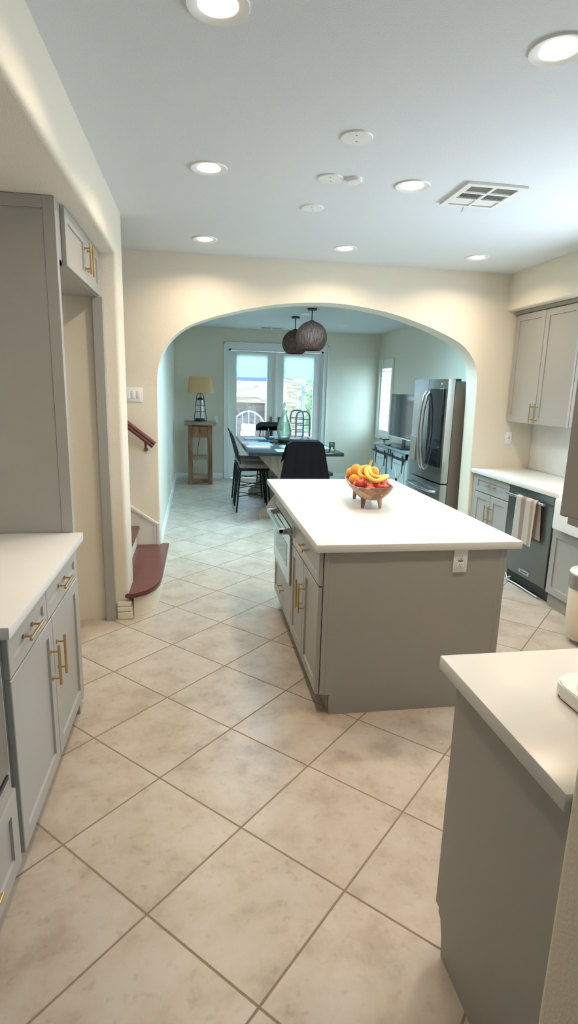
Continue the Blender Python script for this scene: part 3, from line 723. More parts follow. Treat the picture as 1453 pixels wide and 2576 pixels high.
for x, y, r, l in ((.71, 2.72, .072, 'white blank ceiling cover plate, largest and nearest of three'), (.712, 3.235, .07, 'white blank ceiling cover plate beside the small detector disc'), (.715, 3.745, .07, 'white blank ceiling cover plate, farthest of three')):
    t = thing('ceiling_cover_plate', l, 'cover plate', (x, y, ZC), 0, 'blank ceiling cover plates')
    obj('disc', lathe(bm_(), [(.0001, -.007), (r-.003, -.007), (r, -.004), (r, 0)], (x, y, ZC), 40), M['white'], t)
    for s in (-1, 1): obj('screw', lathe(bm_(), [(.0001, -.0085), (.004, -.008), (.004, -.006)], (x+s*.008, y+s*.03, ZC), 10), M['bandg'], t)
o = obj('smoke_detector', lathe(bm_(), [(.0001, -.02), (.036, -.019), (.041, -.014), (.041, 0)], (.838, 3.212, ZC), 36), M['white']); tag(o, 'small white ceiling detector disc beside a blank cover plate', 'detector')
t = thing('ceiling_vent', 'square white ceiling register with six louvred cells and a lever', 'vent', (1.6, 3.29, ZC))
vx0, vx1, vy0, vy1 = 1.43, 1.775, 3.10, 3.475
obj('backing', box(bm_(), vx0+.02, vx1-.02, vy0+.02, vy1-.02, ZC-.003, ZC-.001), M['ventd'], t)
bm = bm_()
for a in ((vx0, vx1, vy0, vy0+.035), (vx0, vx1, vy1-.035, vy1), (vx0, vx0+.035, vy0+.035, vy1-.035), (vx1-.035, vx1, vy0+.035, vy1-.035)): box(bm, *a, ZC-.014, ZC-.0005)
ch = (vy1-vy0-.07)/3; vm = (vx0+vx1)/2
box(bm, vm-.009, vm+.009, vy0+.035, vy1-.035, ZC-.0138, ZC-.0005)
for k in (1, 2):
    for a in ((vx0+.035, vm-.009), (vm+.009, vx1-.035)): box(bm, a[0], a[1], vy0+.035+k*ch-.008, vy0+.035+k*ch+.008, ZC-.0136, ZC-.0005)
obj('frame', bm, M['vent'], t)
for k in range(3):
    bm = bm_(); y0 = vy0+.035+k*ch+.008; y1 = y0+ch-.016
    for s in range(2):
        x0 = vx0+.035+s*(vx1-vx0-.07+.018)/2; x1 = x0+(vx1-vx0-.07-.018)/2
        if k == 1:
            for q in range(13):
                x = x0+(q+.5)*(x1-x0)/13; prism(bm, [(x-.004, ZC-.011), (x-.003, ZC-.011), (x+.004, ZC-.003), (x+.003, ZC-.003)], 'Y', y0, y1)
        else:
            for q in range(6):
                y = y0+(q+.5)*(y1-y0)/6; d = .005 if k == 0 else -.005
                prism(bm, [(y-d, ZC-.011), (y-d+.001, ZC-.011), (y+d, ZC-.003), (y+d-.001, ZC-.003)], 'X', x0, x1)
    obj('louvres', bm, M['vent'], t)
obj('lever', tube(bm_(), [(1.575, vy1-.01, ZC-.014), (1.575, vy1-.006, ZC-.03), (1.57, vy1+.004, ZC-.038)], .0025, 8), M['steel'], t)
t = thing('ceiling_vent', 'narrow ceiling register in the dining room above the glass doors', 'vent', (1.25, 9.95, ZD))
bm = bm_(); box(bm, 1.07, 1.45, 9.86, 9.98, ZD-.008, ZD, .002, 1); obj('frame', bm, M['vent'], t)
bm = bm_(); box(bm, 1.09, 1.25, 9.88, 9.96, ZD-.0095, ZD-.008); box(bm, 1.27, 1.43, 9.88, 9.96, ZD-.0095, ZD-.008); obj('slots', bm, M['ventd'], t)

# ------------------------------------------------------------------ fruit bowl
BCX, BCY = 1.088, 3.475; BR = math.radians(6)
def bpt(u, v, z):
    c, s = math.cos(BR), math.sin(BR); return (BCX+u*c+v*s, BCY-u*s+v*c, z)
def ringpts(hw, hl, z, n=40, e=2.6):
    out = []
    for k in range(n):
        a = 2*PI*k/n; ca, sa = math.cos(a), math.sin(a)
        out.append(bpt(hw*math.copysign(abs(ca)**(2/e), ca), hl*math.copysign(abs(sa)**(2/e), sa), z))
    return out
t = thing('fruit_bowl', 'patchwork wooden boat-shaped bowl on four legs on the island', 'bowl', (BCX, BCY, .914))
bm = bm_(); Z0 = .914
rings = [ringpts(.055, .17, Z0+.06), ringpts(.072, .205, Z0+.066, e=3), ringpts(.108, .255, Z0+.105, e=3.4), ringpts(.130, .292, Z0+.146, e=3.6), ringpts(.123, .285, Z0+.147, e=3.6), ringpts(.102, .25, Z0+.108, e=3.4), ringpts(.066, .195, Z0+.074, e=3), ringpts(.03, .1, Z0+.072)]
for r in (rings[3], rings[4]):        # pinched boat ends: rim rises towards the tips
    for i, p in enumerate(r):
        dv = abs((p[1]-BCY))/.3; r[i] = (p[0], p[1], p[2]+.012*dv**3)
R_ = [[bm.verts.new(p) for p in r] for r in rings]
for A, B in zip(R_, R_[1:]):
    for k in range(40): bm.faces.new((A[k], A[(k+1) % 40], B[(k+1) % 40], B[k]))
bm.faces.new(R_[0]); bm.faces.new(R_[-1])
obj('basin', bm, M['bowl'], t)
for u in (-.05, .05):
    for v in (-.135, .16):
        obj('leg', tube(bm_(), [bpt(u*1.12, v*1.06, Z0+.0035), bpt(u, v, Z0+.068)], [.010, .018], 8), M['bowl'], t)
def fruit(name, mt, c, r, label, group, squash=.94, dimple=True, tilt=(0, 0), cat=None):
    bm = bm_(); g = bmesh.ops.create_icosphere(bm, subdivisions=4, radius=1)
    for v in g['verts']:
        q = v.co.copy(); rad = math.hypot(q.x, q.y)
        if name == 'apple':
            s = 1+.05*q.z; z = q.z*squash
            if q.z > 0: z -= .28*math.exp(-(rad/.28)**2)
            else: z += .18*math.exp(-(rad/.25)**2)
            v.co = Vector((q.x*s, q.y*s, z))*r
        else:
            z = q.z*squash
            if q.z > 0: z -= .06*math.exp(-(rad/.10)**2)
            v.co = Vector((q.x, q.y, z))*r
    rot_ = Euler((tilt[0], tilt[1], 0)).to_matrix().to_4x4(); Mx = Matrix.Translation(c) @ rot_
    t = thing(name, label, cat or name, c, 0, group)
    bmesh.ops.transform(bm, matrix=Mx, verts=bm.verts)
    obj('flesh' if name == 'apple' else 'peel', bm, mt, t)
    if name == 'apple': bm = tube(bm_(), [(0, 0, r*.6), (.001, 0, r*.8), (.004, 0, r*1.02)], [.0012, .0012, .0018], 6)
    else: bm = lathe(bm_(), [(.0001, r*squash*.9), (.0035, r*squash*.93), (.0032, r*squash*.968), (.0001, r*squash*.972)], (0, 0, 0), 10)
    bmesh.ops.transform(bm, matrix=Mx, verts=bm.verts); obj('stem', bm, M['stemb'], t)
F = 'oranges in the fruit bowl'
fruit('orange', M['orange'], (1.032, 3.685, 1.09), .037, 'orange at the far left end of the fruit bowl', F, tilt=(.3, -.3))
fruit('orange', M['orange'], (1.047, 3.615, 1.118), .040, 'large orange on top of the pile with its dark navel showing', F, tilt=(1.15, .35))
fruit('orange', M['orange'], (1.008, 3.53, 1.068), .035, 'orange low on the left side of the bowl above the rim', F, tilt=(.2, -.9))
fruit('orange', M['orange'], (1.058, 3.535, 1.045), .036, 'orange half hidden behind the front red apple', F, tilt=(.1, .2))
fruit('orange', M['orange'], (1.142, 3.54, 1.115), .038, 'orange right of the banana stem with its navel up', F, tilt=(.75, -.35))
fruit('orange', M['orange'], (1.118, 3.69, 1.105), .037, 'orange at the back behind the banana stem', F, tilt=(.2, .2))
fruit('orange', M['orange'], (1.172, 3.60, 1.072), .032, 'small orange peeking out at the right back of the bowl', F, tilt=(.2, .2))
F = 'apples in the fruit bowl'
fruit('apple', M['apple'], (1.022, 3.41, 1.062), .0375, 'round red apple below the oranges, front left', F, tilt=(.25, -.2))
fruit('apple', M['peach'], (1.008, 3.455, 1.045), .028, 'orange-red apple at the left rim under the orange', F, tilt=(.1, -.4))
fruit('apple', M['apple'], (1.057, 3.32, 1.032), .034, 'small red apple low in the middle at the front rim', F, tilt=(1.2, .2))
fruit('apple', M['apple'], (1.095, 3.46, 1.024), .034, 'red apple in shade beneath the bananas', F)
fruit('apple', M['apple'], (1.128, 3.345, 1.058), .041, 'biggest red apple at the front with its stem hollow showing', F, tilt=(.95, -.3))
fruit('apple', M['apple'], (1.174, 3.44, 1.07), .032, 'red apple at the right rim beyond the banana tips', F, tilt=(.3, .6))
fruit('apple', M['apple'], (1.160, 3.352, 1.048), .027, 'small glossy red apple in the front right corner of the bowl', F, tilt=(.3, .6))
fruit('apple', M['apple'], (1.158, 3.50, 1.05), .034, 'red apple glimpsed between orange and banana', F)
t = thing('banana_bunch', 'bunch of ripe bananas lying over the fruit with its stem up', 'bananas', (1.12, 3.44, 1.1))
def banana(P, r):
    bm = bm_(); Q = catmull([tuple(p) for p in P], 5); n = len(Q)
    rs = [r*(.42+.58*min(1, i/(n*.18))) * (1 if i < n*.78 else max(.28, 1-(i-n*.78)/(n*.22)*.75)) for i in range(n)]
    return tube(bm, Q, rs, 9)
def catmull3(P): return P
B1 = [Vector(p) for p in ((1.092, 3.47, 1.165), (1.058, 3.43, 1.150), (1.047, 3.38, 1.125), (1.062, 3.34, 1.102), (1.098, 3.325, 1.092), (1.145, 3.34, 1.107), (1.19, 3.375, 1.112))]
B2 = [Vector(p) for p in ((1.096, 3.48, 1.167), (1.080, 3.44, 1.152), (1.076, 3.40, 1.133), (1.092, 3.372, 1.116), (1.125, 3.365, 1.110), (1.165, 3.38, 1.114), (1.198, 3.405, 1.118))]
B3 = [Vector(p) for p in ((1.090, 3.49, 1.165), (1.05, 3.475, 1.157), (1.02, 3.46, 1.13), (1.03, 3.43, 1.105), (1.075, 3.42, 1.09), (1.12, 3.42, 1.10), (1.17, 3.43, 1.10))]
for b_, r in ((B1, .0165), (B2, .0155), (B3, .015)): obj('banana', banana(b_, r*.86), M['banana'], t)
obj('stem', tube(bm_(), [(1.09, 3.475, 1.160), (1.099, 3.485, 1.178), (1.108, 3.495, 1.195), (1.110, 3.497, 1.199)], [.013, .009, .0085, .0095], 8), M['bstem'], t)

# ------------------------------------------------------------------ dining room: glass doors
door = sroot('door_1', (1.41, YB, 0))
bm = bm_()
for a in ((DX0-.09, DX0, YB-.018, YB, 0, DZ+.09), (DX1, DX1+.09, YB-.018, YB, 0, DZ+.09), (DX0, DX1, YB-.018, YB, DZ, DZ+.09)): box(bm, *a, .003, 1)
for a in ((DX0-.09, DX0-.07, YB-.03, YB-.018, 0, DZ+.11), (DX1+.07, DX1+.09, YB-.03, YB-.018, 0, DZ+.11), (DX0-.09, DX1+.09, YB-.03, YB-.018, DZ+.075, DZ+.11)): box(bm, *a, .003, 1)
for a in ((DX0, DX0+.035, YB, YB+.12, 0, DZ), (DX1-.035, DX1, YB, YB+.12, 0, DZ), (DX0, DX1, YB, YB+.12, DZ-.03, DZ)): box(bm, *a)
struct('door_frame', bm, M['trimw'], door)
LW = (DX1-DX0-.07)/2
for s in range(2):
    x0 = DX0+.035+s*LW; x1 = x0+LW-.004
    gx0 = (.70, 1.545)[s]; gx1 = (1.245, 2.09)[s]
    bm = bm_(); y0, y1 = YB+.02, YB+.065
    for a in ((x0, gx0, y0, y1, .01, DZ-.035), (gx1, x1, y0, y1, .01, DZ-.035), (gx0, gx1, y0, y1, .01, .77), (gx0, gx1, y0, y1, DZ-.09, DZ-.035)): box(bm, *a)
    leaf = struct('door_leaf', bm, M['trimw'], door)
    struct('glass', box(bm_(), gx0, gx1, YB+.04, YB+.046, .77, DZ-.09), M['glass'], leaf)
    bm = bm_(); box(bm, gx0-.03, gx1+.03, YB+.004, YB+.007, 1.815, 2.225); obj('shade', bm, M['blind'], leaf, label='translucent white roller shade half down')
    bm = bm_(); box(bm, gx0-.04, gx1+.04, YB-.012, YB+.018, 2.215, 2.25, .003, 1); obj('shade_headrail', bm, M['trimw'], leaf)
    hx = (1.325, 1.475)[s]
    bm = bm_(); box(bm, hx-.022, hx+.022, YB+.006, YB+.02, .93, 1.13, .003, 1); tube(bm, [(hx, YB+.01, 1.04), (hx, YB-.03, 1.04), (hx+(-.08 if s == 0 else .08), YB-.035, 1.035)], .008, 8)
    obj('handle', bm, M['dsteel'], leaf)
struct('astragal', box(bm_(), 1.385, 1.425, YB+.004, YB+.02, .01, DZ-.035, .004, 1), M['trimw'], door)

# side window with plantation shutters
win = sroot('window_1', (XR, 9.84, 1.5))
bm = bm_()
for a in ((WY0-.07, WY0, WZ0-.07, WZ1+.07), (WY1, WY1+.07, WZ0-.07, WZ1+.07), (WY0, WY1, WZ1, WZ1+.07), (WY0, WY1, WZ0-.07, WZ0)): box(bm, XR-.03, XR, a[0], a[1], a[2], a[3], .004, 1)
struct('window_frame', bm, M['trimw'], win)
bm = bm_()
for a in ((WY0, WY0+.06, WZ0, WZ1), (WY1-.06, WY1, WZ0, WZ1), (WY0+.06, WY1-.06, WZ0, WZ0+.09), (WY0+.06, WY1-.06, WZ1-.09, WZ1)): box(bm, XR+.0, XR+.028, *a)
sh = struct('shutter_panel', bm, M['trimw'], win)
bm = bm_(); nl = 13
for k in range(nl):
    z = WZ0+.09+(k+.5)*(WZ1-WZ0-.18)/nl; c = Vector((XR+.02, z)); ln = .042; th = .005; a = math.radians(33)
    dx, dz = math.cos(a), math.sin(a)
    pl = [(c.x-ln*dx, c.y-ln*dz), (c.x, c.y-th-.001), (c.x+ln*dx, c.y+ln*dz), (c.x, c.y+th+.001)]
    prism(bm, pl, 'Y', WY0+.061, WY1-.061)
struct('louvres', bm, M['trimw'], sh)
struct('tilt_rod', box(bm_(), XR-.03, XR-.018, 9.90, 9.912, WZ0+.12, WZ1-.12), M['trimw'], sh)
struct('glass', box(bm_(), XR+.11, XR+.116, WY0, WY1, WZ0, WZ1), M['glass'], win)
# kitchen windows out of frame (they let the daylight in)
w2 = sroot('window_2', (XR, 3.07, 1.6)); bm = bm_()
for a in ((2.5, 2.54, 1.1, 2.2), (3.61, 3.65, 1.1, 2.2), (3.05, 3.09, 1.1, 2.2), (2.5, 3.65, 1.1, 1.14), (2.5, 3.65, 2.16, 2.2)): box(bm, XR+.05, XR+.09, *a)
struct('window_frame', bm, M['trimw'], w2); struct('glass', box(bm_(), XR+.066, XR+.07, 2.54, 3.61, 1.14, 2.16), M['glass'], w2)
w3 = sroot('window_3', (2.05, -2.6, 1.5)); bm = bm_()
for a in ((1.5, 1.55, .9, 2.1), (2.55, 2.6, .9, 2.1), (2.03, 2.07, .95, 2.05), (1.55, 2.55, .9, .95), (1.55, 2.55, 2.05, 2.1)): box(bm, a[0], a[1], -2.67, -2.63, a[2], a[3])
struct('window_frame', bm, M['trimw'], w3)
struct('glass', box(bm_(), 1.55, 2.55, -2.652, -2.648, .95, 2.05), M['glass'], w3)

# ------------------------------------------------------------------ lamp table and lamp
TY = 9.62
t = thing('lamp_table', 'narrow rustic wooden lamp table with one drawer against the dining wall', 'side table', (.05, TY+.12, 0))
obj('top', box(bm_(), -.215, .312, TY-.03, TY+.35, 1.0, 1.062, .006, 2), M['rustic2'], t)
for x in (-.155, .175):
    for y in (TY, TY+.25): obj('leg', box(bm_(), x, x+.075, y, y+.06, 0, 1.0, .003, 1), M['rustic'], t)
d = obj('drawer', box(bm_(), -.08, .175, TY+.006, TY+.25, .80, .985, .003, 1), M['rustic'], t)
obj('knob', lathe(bm_(), [(.013, 0), (.018, -.006), (.012, -.016), (.0001, -.02)], (.05, TY+.004, .905), 16, 'Y'), M['mahog'], d)
obj('shelf', box(bm_(), -.085, .18, TY+.01, TY+.30, .42, .475, .003, 1), M['rustic2'], t)
obj('lower_shelf', box(bm_(), -.085, .18, TY+.01, TY+.30, .09, .15, .003, 1), M['rustic2'], t)
obj('apron', box(bm_(), -.085, .18, TY+.002, TY+.02, .02, .09, .003, 1), M['rustic'], t)
t = thing('table_lamp', 'cage-framed table lamp with tan drum shade on the rustic table', 'lamp', (.055, TY+.13, 1.062))
lc = Vector((.055, TY+.13, 1.0635))
def sq(R_, z, c=lc, n=48, p=1.0): return [(R_, z)]
bm = bm_()
lathe(bm, [(.212, .462), (.178, .735), (.174, .735), (.208, .462)], lc, 40, capb=False, capt=False)
bmesh.ops.transform(bm, matrix=Matrix.Translation(lc) @ Matrix.Diagonal((1, .62, 1, 1)) @ Matrix.Translation(-lc), verts=bm.verts)
obj('lamp_shade', bm, M['shade'], t)
for s in (0, 1):
    bm = bm_(); pts = []
    for k in range(13):
        a = PI*k/12; r = .058; pts.append((math.cos(a)*r, .405+math.sin(a)*.06))
    pts = [(.105, 0)]+pts+[(-.105, 0)]
    tube(bm, [lc+(Vector((u, 0, v)) if s == 0 else Vector((0, u*.6, v))) for u, v in pts], .0055, 8)
    obj('cage_hoop', bm, M['iron'], t)
for z, r in ((.265, .078), (.155, .09)):
    bm = bm_(); tube(bm, [lc+Vector((r*math.cos(a), r*.62*math.sin(a), z)) for a in [2*PI*k/24 for k in range(24)]], .004, 6, closed=True); obj('cage_ring', bm, M['iron'], t)
bm = bm_(); lathe(bm, [(.11, 0), (.11, .01), (.085, .018), (.08, .045), (.075, .048)], lc, 28); bmesh.ops.transform(bm, matrix=Matrix.Translation(lc) @ Matrix.Diagonal((1, .7, 1, 1)) @ Matrix.Translation(-lc), verts=bm.verts); obj('base', bm, M['iron'], t)
obj('socket_cap', lathe(bm_(), [(.02, .345), (.05, .35), (.055, .365), (.05, .38), (.02, .39), (.008, .40), (.008, .47)], lc, 20), M['iron'], t)
obj('glass_chimney', lathe(bm_(), [(.06, .045), (.055, .25), (.045, .345)], lc, 24, capb=False, capt=False), M['glass'], t)
obj('cord', tube(bm_(), [lc+Vector((.0, .07, .012)), lc+Vector((0, .232, .007)), lc+Vector((-.005, .25, -.02)), lc+Vector((-.015, .25, -.3)), lc+Vector((-.05, .25, -.5)), lc+Vector((-.06, .25, -.64)), lc+Vector((-.1, .25, -.75))], .004, 6), M['bmetal'], t)
bm = bm_(); box(bm, -.16, -.03, TY+.0, TY+.08, 1.063, 1.072, .002, 1)
o = obj('cloth_runner', bm, M['cup']); tag(o, 'small grey folded cloth at the foot of the table lamp', 'cloth')

# ------------------------------------------------------------------ pendants
def pendant(x, y, zc, R, label):
    t = thing('pendant_lamp', label, 'pendant lamp', (x, y, zc), 0, 'woven globe pendants over the dining table')
    prof = []; a0 = math.radians(-52); a1 = math.radians(84)
    for k in range(25):
        a = a0+(a1-a0)*k/24; prof.append((R*math.cos(a), R*math.sin(a)))
    for k in range(24, -1, -1):
        a = a0+(a1-a0)*k/24; prof.append(((R-.006)*math.cos(a), (R-.006)*math.sin(a)))
    obj('globe_shade', lathe(bm_(), prof, (x, y, zc), 56, capb=False, capt=False), M['rattan'], t)
    obj('cap', lathe(bm_(), [(.035, R-.006), (.035, R+.004), (.01, R+.012)], (x, y, zc), 20), M['iron'], t)
    obj('stem', tube(bm_(), [(x, y, zc+R), (x, y, ZD-.02)], .007, 8), M['iron'], t)
    obj('canopy', lathe(bm_(), [(.058, -.024), (.06, -.02), (.06, 0)], (x, y, ZD), 28), M['iron'], t)
    obj('bulb', lathe(bm_(), [(.012, R-.01), (.012, R-.07), (.03, R-.11), (.032, R-.13), (.02, R-.155), (.0001, R-.16)], (x, y, zc), 16), M['white'], t)
pendant(1.455, 7.4, 2.285, .20, 'woven brown globe pendant, the nearer and higher of the two')
pendant(1.395, 8.3, 2.275, .185, 'woven brown globe pendant, the farther lower one partly hidden')

# ------------------------------------------------------------------ dining table
TX0, TX1, TY0, TY1, TZ = .60, 1.76, 6.65, 9.0, .89
t = thing('dining_table', 'counter-height trestle dining table with black top and whitewashed base', 'table', (1.18, 7.85, 0))
obj('tabletop', box(bm_(), TX0, TX1, TY0, TY1, TZ-.045, TZ, .006, 2), M['tabletop'], t)
tc = (TX0+TX1)/2
def trestle(y):
    half = [(.0, 0), (.40, 0), (.40, .075), (.36, .125), (.31, .135), (.20, .30), (.12, .40), (.12, .46), (.19, .56), (.33, .70), (.42, .80), (.42, .845), (0, .845)]
    pl = [(tc+u, v) for u, v in half]+[(tc-u, v) for u, v in reversed(half[1:-1])]
    return prism(bm_(), pl, 'Y', y-.045, y+.045, .004)
for y in (7.06, 8.65): obj('trestle', trestle(y), M['greywash'], t)
obj('stretcher', box(bm_(), tc-.05, tc+.05, 7.1, 8.6, .20, .29, .004, 1), M['greywash'], t)
obj('apron', box(bm_(), tc-.3, tc+.3, 7.0, 8.7, .80, .845), M['greywash'], t)
# bench on the far side
t = thing('bench', 'dark-topped bench along the right side of the dining table', 'bench', (1.85, 7.7, 0))
obj('seat', box(bm_(), 1.44, 1.665, 6.78, 8.2, .585, .625, .006, 2), M['tabletop'], t)
for y in (6.83, 8.0): obj('leg', box(bm_(), 1.47, 1.64, y, y+.07, 0, .585, .004, 1), M['greywash'], t)
# placemats, tray, vase, cup, carton
for x0, x1, y0, y1, l in ((.70, 1.02, 8.35, 8.75, 'pale placemat at the far left end of the table'), (.68, 1.0, 7.45, 7.90, 'pale placemat in front of the second stool from the kitchen'),
                          (.95, 1.30, 6.72, 7.0, 'pale placemat at the near end of the table beside the draped jacket'), (1.42, 1.70, 7.1, 7.5, 'pale placemat on the right side of the table by the carton'), (1.05, 1.4, 8.68, 8.92, 'pale placemat at the far end of the table')):
    o = obj('placemat', box(bm_(), x0, x1, y0, y1, TZ+.0005, TZ+.004, .001, 1), M['mat_']); tag(o, l, 'placemat', 'placemats on the dining table')
t = thing('lazy_susan', 'dark round wooden board raised on a foot under the glass bottle', 'tray', (1.29, 8.0, TZ))
obj('foot', lathe(bm_(), [(.14, 0), (.15, .004), (.15, .03), (.13, .034)], (1.29, 8.0, TZ+.001), 40), M['tray'], t)
obj('board', lathe(bm_(), [(.20, 0), (.205, .003), (.205, .014), (.20, .017)], (1.29, 8.0, TZ+.036), 48), M['tray'], t)
vc = (1.228, 8.02, TZ+.0535)
vp = [(.07, 0), (.088, .01), (.098, .05), (.103, .11), (.098, .18), (.078, .245), (.052, .30), (.034, .345), (.031, .37), (.036, .385), (.038, .392), (.032, .392), (.026, .37), (.029, .345), (.047, .30), (.073, .245), (.093, .18), (.098, .11), (.093, .05), (.083, .015), (.0, .012)]
o = obj('glass_bottle', lathe(bm_(), vp, vc, 48, capt=False), M['vase']); tag(o, 'big pale green glass demijohn bottle on the dining table', 'bottle')
o = obj('serving_board', box(bm_(), .99, 1.07, 7.92, 8.06, TZ+.001, TZ+.016, .005, 2), M['tray']); tag(o, 'small dark wooden board poking out left of the round tray', 'board')
t = thing('utensil_cup', 'grey cup holding a spoon on the dining table', 'cup', (1.06, 8.6, TZ))
cp = (1.058, 8.6, TZ+.001)
obj('cup', lathe(bm_(), [(.026, 0), (.034, .03), (.036, .10), (.033, .10), (.031, .03), (.0, .006)], cp, 28, capt=False), M['cup'], t)
obj('spoon', tube(bm_(), [(1.05, 8.6, TZ+.02), (1.075, 8.6, TZ+.15)], [.004, .006], 8), M['steel'], t)
t = thing('carton', 'small dark printed carton on the right corner of the dining table', 'carton', (1.65, 6.85, TZ), .15)
obj('box', box(bm_(), 1.618, 1.682, 6.83, 6.87, TZ+.001, TZ+.112, .001, 1), M['carton'], t)
bm = bm_(); box(bm, 1.632, 1.674, 6.8285, 6.8295, TZ+.004, TZ+.030); obj('printed_leaf', bm, M['cartong'], t)
bm = bm_(); box(bm, 1.636, 1.658, 6.8280, 6.8290, TZ+.018, TZ+.055); box(bm, 1.630, 1.665, 6.8285, 6.8295, TZ+.078, TZ+.084); box(bm, 1.630, 1.655, 6.8285, 6.8295, TZ+.092, TZ+.100); obj('printed_picture', bm, M['cartonp'], t)

# ------------------------------------------------------------------ stools (authored at the origin facing +X)
def make_stool(label, group):
    t = thing('counter_stool', label, 'stool', (0, 0, 0), 0, group)
    S = .585; L = [(-.175, -.17), (-.175, .17), (.175, -.17), (.175, .17)]; B = [(-.225, -.205), (-.225, .205), (.235, -.205), (.235, .205)]
    obj('seat', box(bm_(), -.195, .215, -.19, .19, S-.03, S, .012, 3), M['bmetal'], t)
    for (a, b), (c, d) in zip(L, B):
        obj('leg', tube(bm_(), [(c, d, 0), (a+(c-a)*.1, b+(d-b)*.1, S-.05), (a*.9, b*.95, S-.012)], [.011, .016, .014], 10), M['bmetal'], t)
    for z, k in ((.21, .65), (.36, .42)):
        bm = bm_(); P = [(a+(c-a)*k, b+(d-b)*k, z) for (a, b), (c, d) in zip(L, B)]
        tube(bm, [P[0], P[3]], .006, 8); tube(bm, [P[1], P[2]], .006, 8)
        obj('cross_brace', bm, M['bmetal'], t)
    # back: two curved posts joined by a top rail, with a splat
    bm = bm_(); hoop = []
    for s in (-1, 1):
        pts = [(-.165, s*.165, S), (-.18, s*.17, S+.10), (-.215, s*.16, S+.24), (-.25, s*.15, S+.35), (-.27, s*.13, S+.43), (-.295, s*.11, S+.465)]
        hoop.append(pts)
    tube(bm, hoop[0]+[(-.29, 0, S+.468)]+list(reversed(hoop[1])), .010, 8)
    obj('back_frame', bm, M['bmetal'], t)
    bm = bm_()
    sp = [(-.17, .035, S), (-.19, .03, S+.13), (-.23, .055, S+.30), (-.28, .06, S+.45)]
    a = [bm.verts.new((x, y, z)) for x, y, z in sp]; b = [bm.verts.new((x, -y, z)) for x, y, z in sp]
    for k in range(3): bm.faces.new((a[k], a[k+1], b[k+1], b[k]))
    bmesh.ops.solidify(bm, geom=bm.faces[:], thickness=.008)
    obj('splat', bm, M['bmetal'], t)
    bm = bm_(); box(bm, -.185, .215, -.195, .195, S+.002, S+.06, .02, 4); obj('cushion', bm, M['cushion'], t)
    return t
G = 'black metal stools at the dining table'
st = make_stool('black metal stool with grey cushion, nearest on the left of the table', G)
spots = [(.735, 7.60, 0, None), (.735, 8.22, 0, 'black metal stool with cushion just behind the nearest left stool'),
         (1.20, 6.43, PI/2, 'black metal stool hidden under the draped black jacket'), (1.20, 9.27, -PI/2, 'black metal stool at the far end of the table before the glass doors')]
st.location = (.735, 7.60, 0)
for x, y, r, l in spots[1:]:
    c = dup(st); c.location = (x, y, 0); c.rotation_euler = (0, 0, r); c['label'] = l
# jackets draped over stool backs
def jacket(cx, cy, sgn, w, ztop, zbot, label, bottom_w):
    """cloth over the back rail at (cx,cy); long side on the -sgn*Y side"""
    bm = bm_(); NX, NZ = 33, 26; rows = []
    Hh = ztop-zbot
    for j in range(NZ):
        s = j/(NZ-1); row = []
        for i in range(NX):
            u = i/(NX-1)*2-1
            if s < .8: z = zbot+Hh*(s/.8); k = 1-s/.8; off = -.045-.02*k-.014*k*math.cos(u*9)-.008*k*math.sin(u*17+1); side = 1
            elif s < .86: a = (s-.8)/.06*PI; z = ztop+.018*math.sin(a); off = -.045*math.cos(a); k = 0
            else: k = (s-.86)/.14; z = ztop-Hh*.35*k; off = .048+.13*k+.012*k*math.cos(u*7)
            hw = (w+(bottom_w-w)*(1-(z-zbot)/Hh))
            drop = .055*max(0, abs(u)-.72)/.28 if s > .2 else 0
            row.append(bm.verts.new((cx+u*hw, cy+sgn*off, z-drop*(s**2))))
        rows.append(row)
    for j in range(NZ-1):
        for i in range(NX-1): bm.faces.new((rows[j][i], rows[j][i+1], rows[j+1][i+1], rows[j+1][i]))
    bmesh.ops.solidify(bm, geom=bm.faces[:], thickness=.008)
    o = obj('jacket', bm, M['jacket']); return tag(o, label, 'jacket')
jacket(1.175, 6.135, 1, .205, 1.075, .48, 'long black jacket draped over the stool at the near end of the table', .315)
jacket(1.20, 9.565, -1, .21, 1.065, .93, 'black garment folded over the back of the far end stool', .22)

# ------------------------------------------------------------------ fridge
FX, FY0, FY1, FZ = 2.5, 5.53, 6.44, 1.775
t = thing('refrigerator', 'stainless french-door refrigerator with a dark glass panel', 'refrigerator', (2.9, 5.98, 0))
obj('body', box(bm_(), FX+.10, 3.27, FY0+.005, FY1-.005, .02, FZ-.02, .004, 1), mat('fridge_side_grey', srgb(112, 106, 100), .5), t)
def fdoor(y0, y1, z0, z1):
    bm = bm_(); pl = [(FX+.092, y0), (FX+.092, y1)]; n = 10
    for k in range(n+1):
        u = k/n; y = y1+(y0-y1)*u; yy = (y-FY0)/(FY1-FY0)*2-1
        pl.append((FX+.018*yy*yy, y))
    return prism(bm, pl, 'Z', z0, z1, .004)
fm = (FY0+FY1)/2; DZ0 = .70
dl = obj('door', fdoor(fm+.003, FY1, DZ0, FZ), M['steel'], t, label='left stainless refrigerator door with dispenser')
dr = obj('door', fdoor(FY0, fm-.003, DZ0, FZ), M['steel'], t, label='right stainless refrigerator door with dark glass')
dw = obj('freezer_drawer', fdoor(FY0, FY1, .07, DZ0-.014), M['steel'], t)
obj('glass_panel', box(bm_(), FX-.003, FX+.02, FY0+.055, fm-.045, .86, 1.675, .002, 1), M['bglass'], dr)
obj('door_logo', box(bm_(), FX+.001, FX+.01, FY0+.12, FY0+.135, 1.715, 1.735, .003, 1), M['white'], dr)
obj('dispenser', box(bm_(), FX-.004, FX+.02, FY1-.20, FY1-.03, .86, 1.13, .002, 1), mat('dispenser_recess', srgb(128, 116, 100), .4), dl)
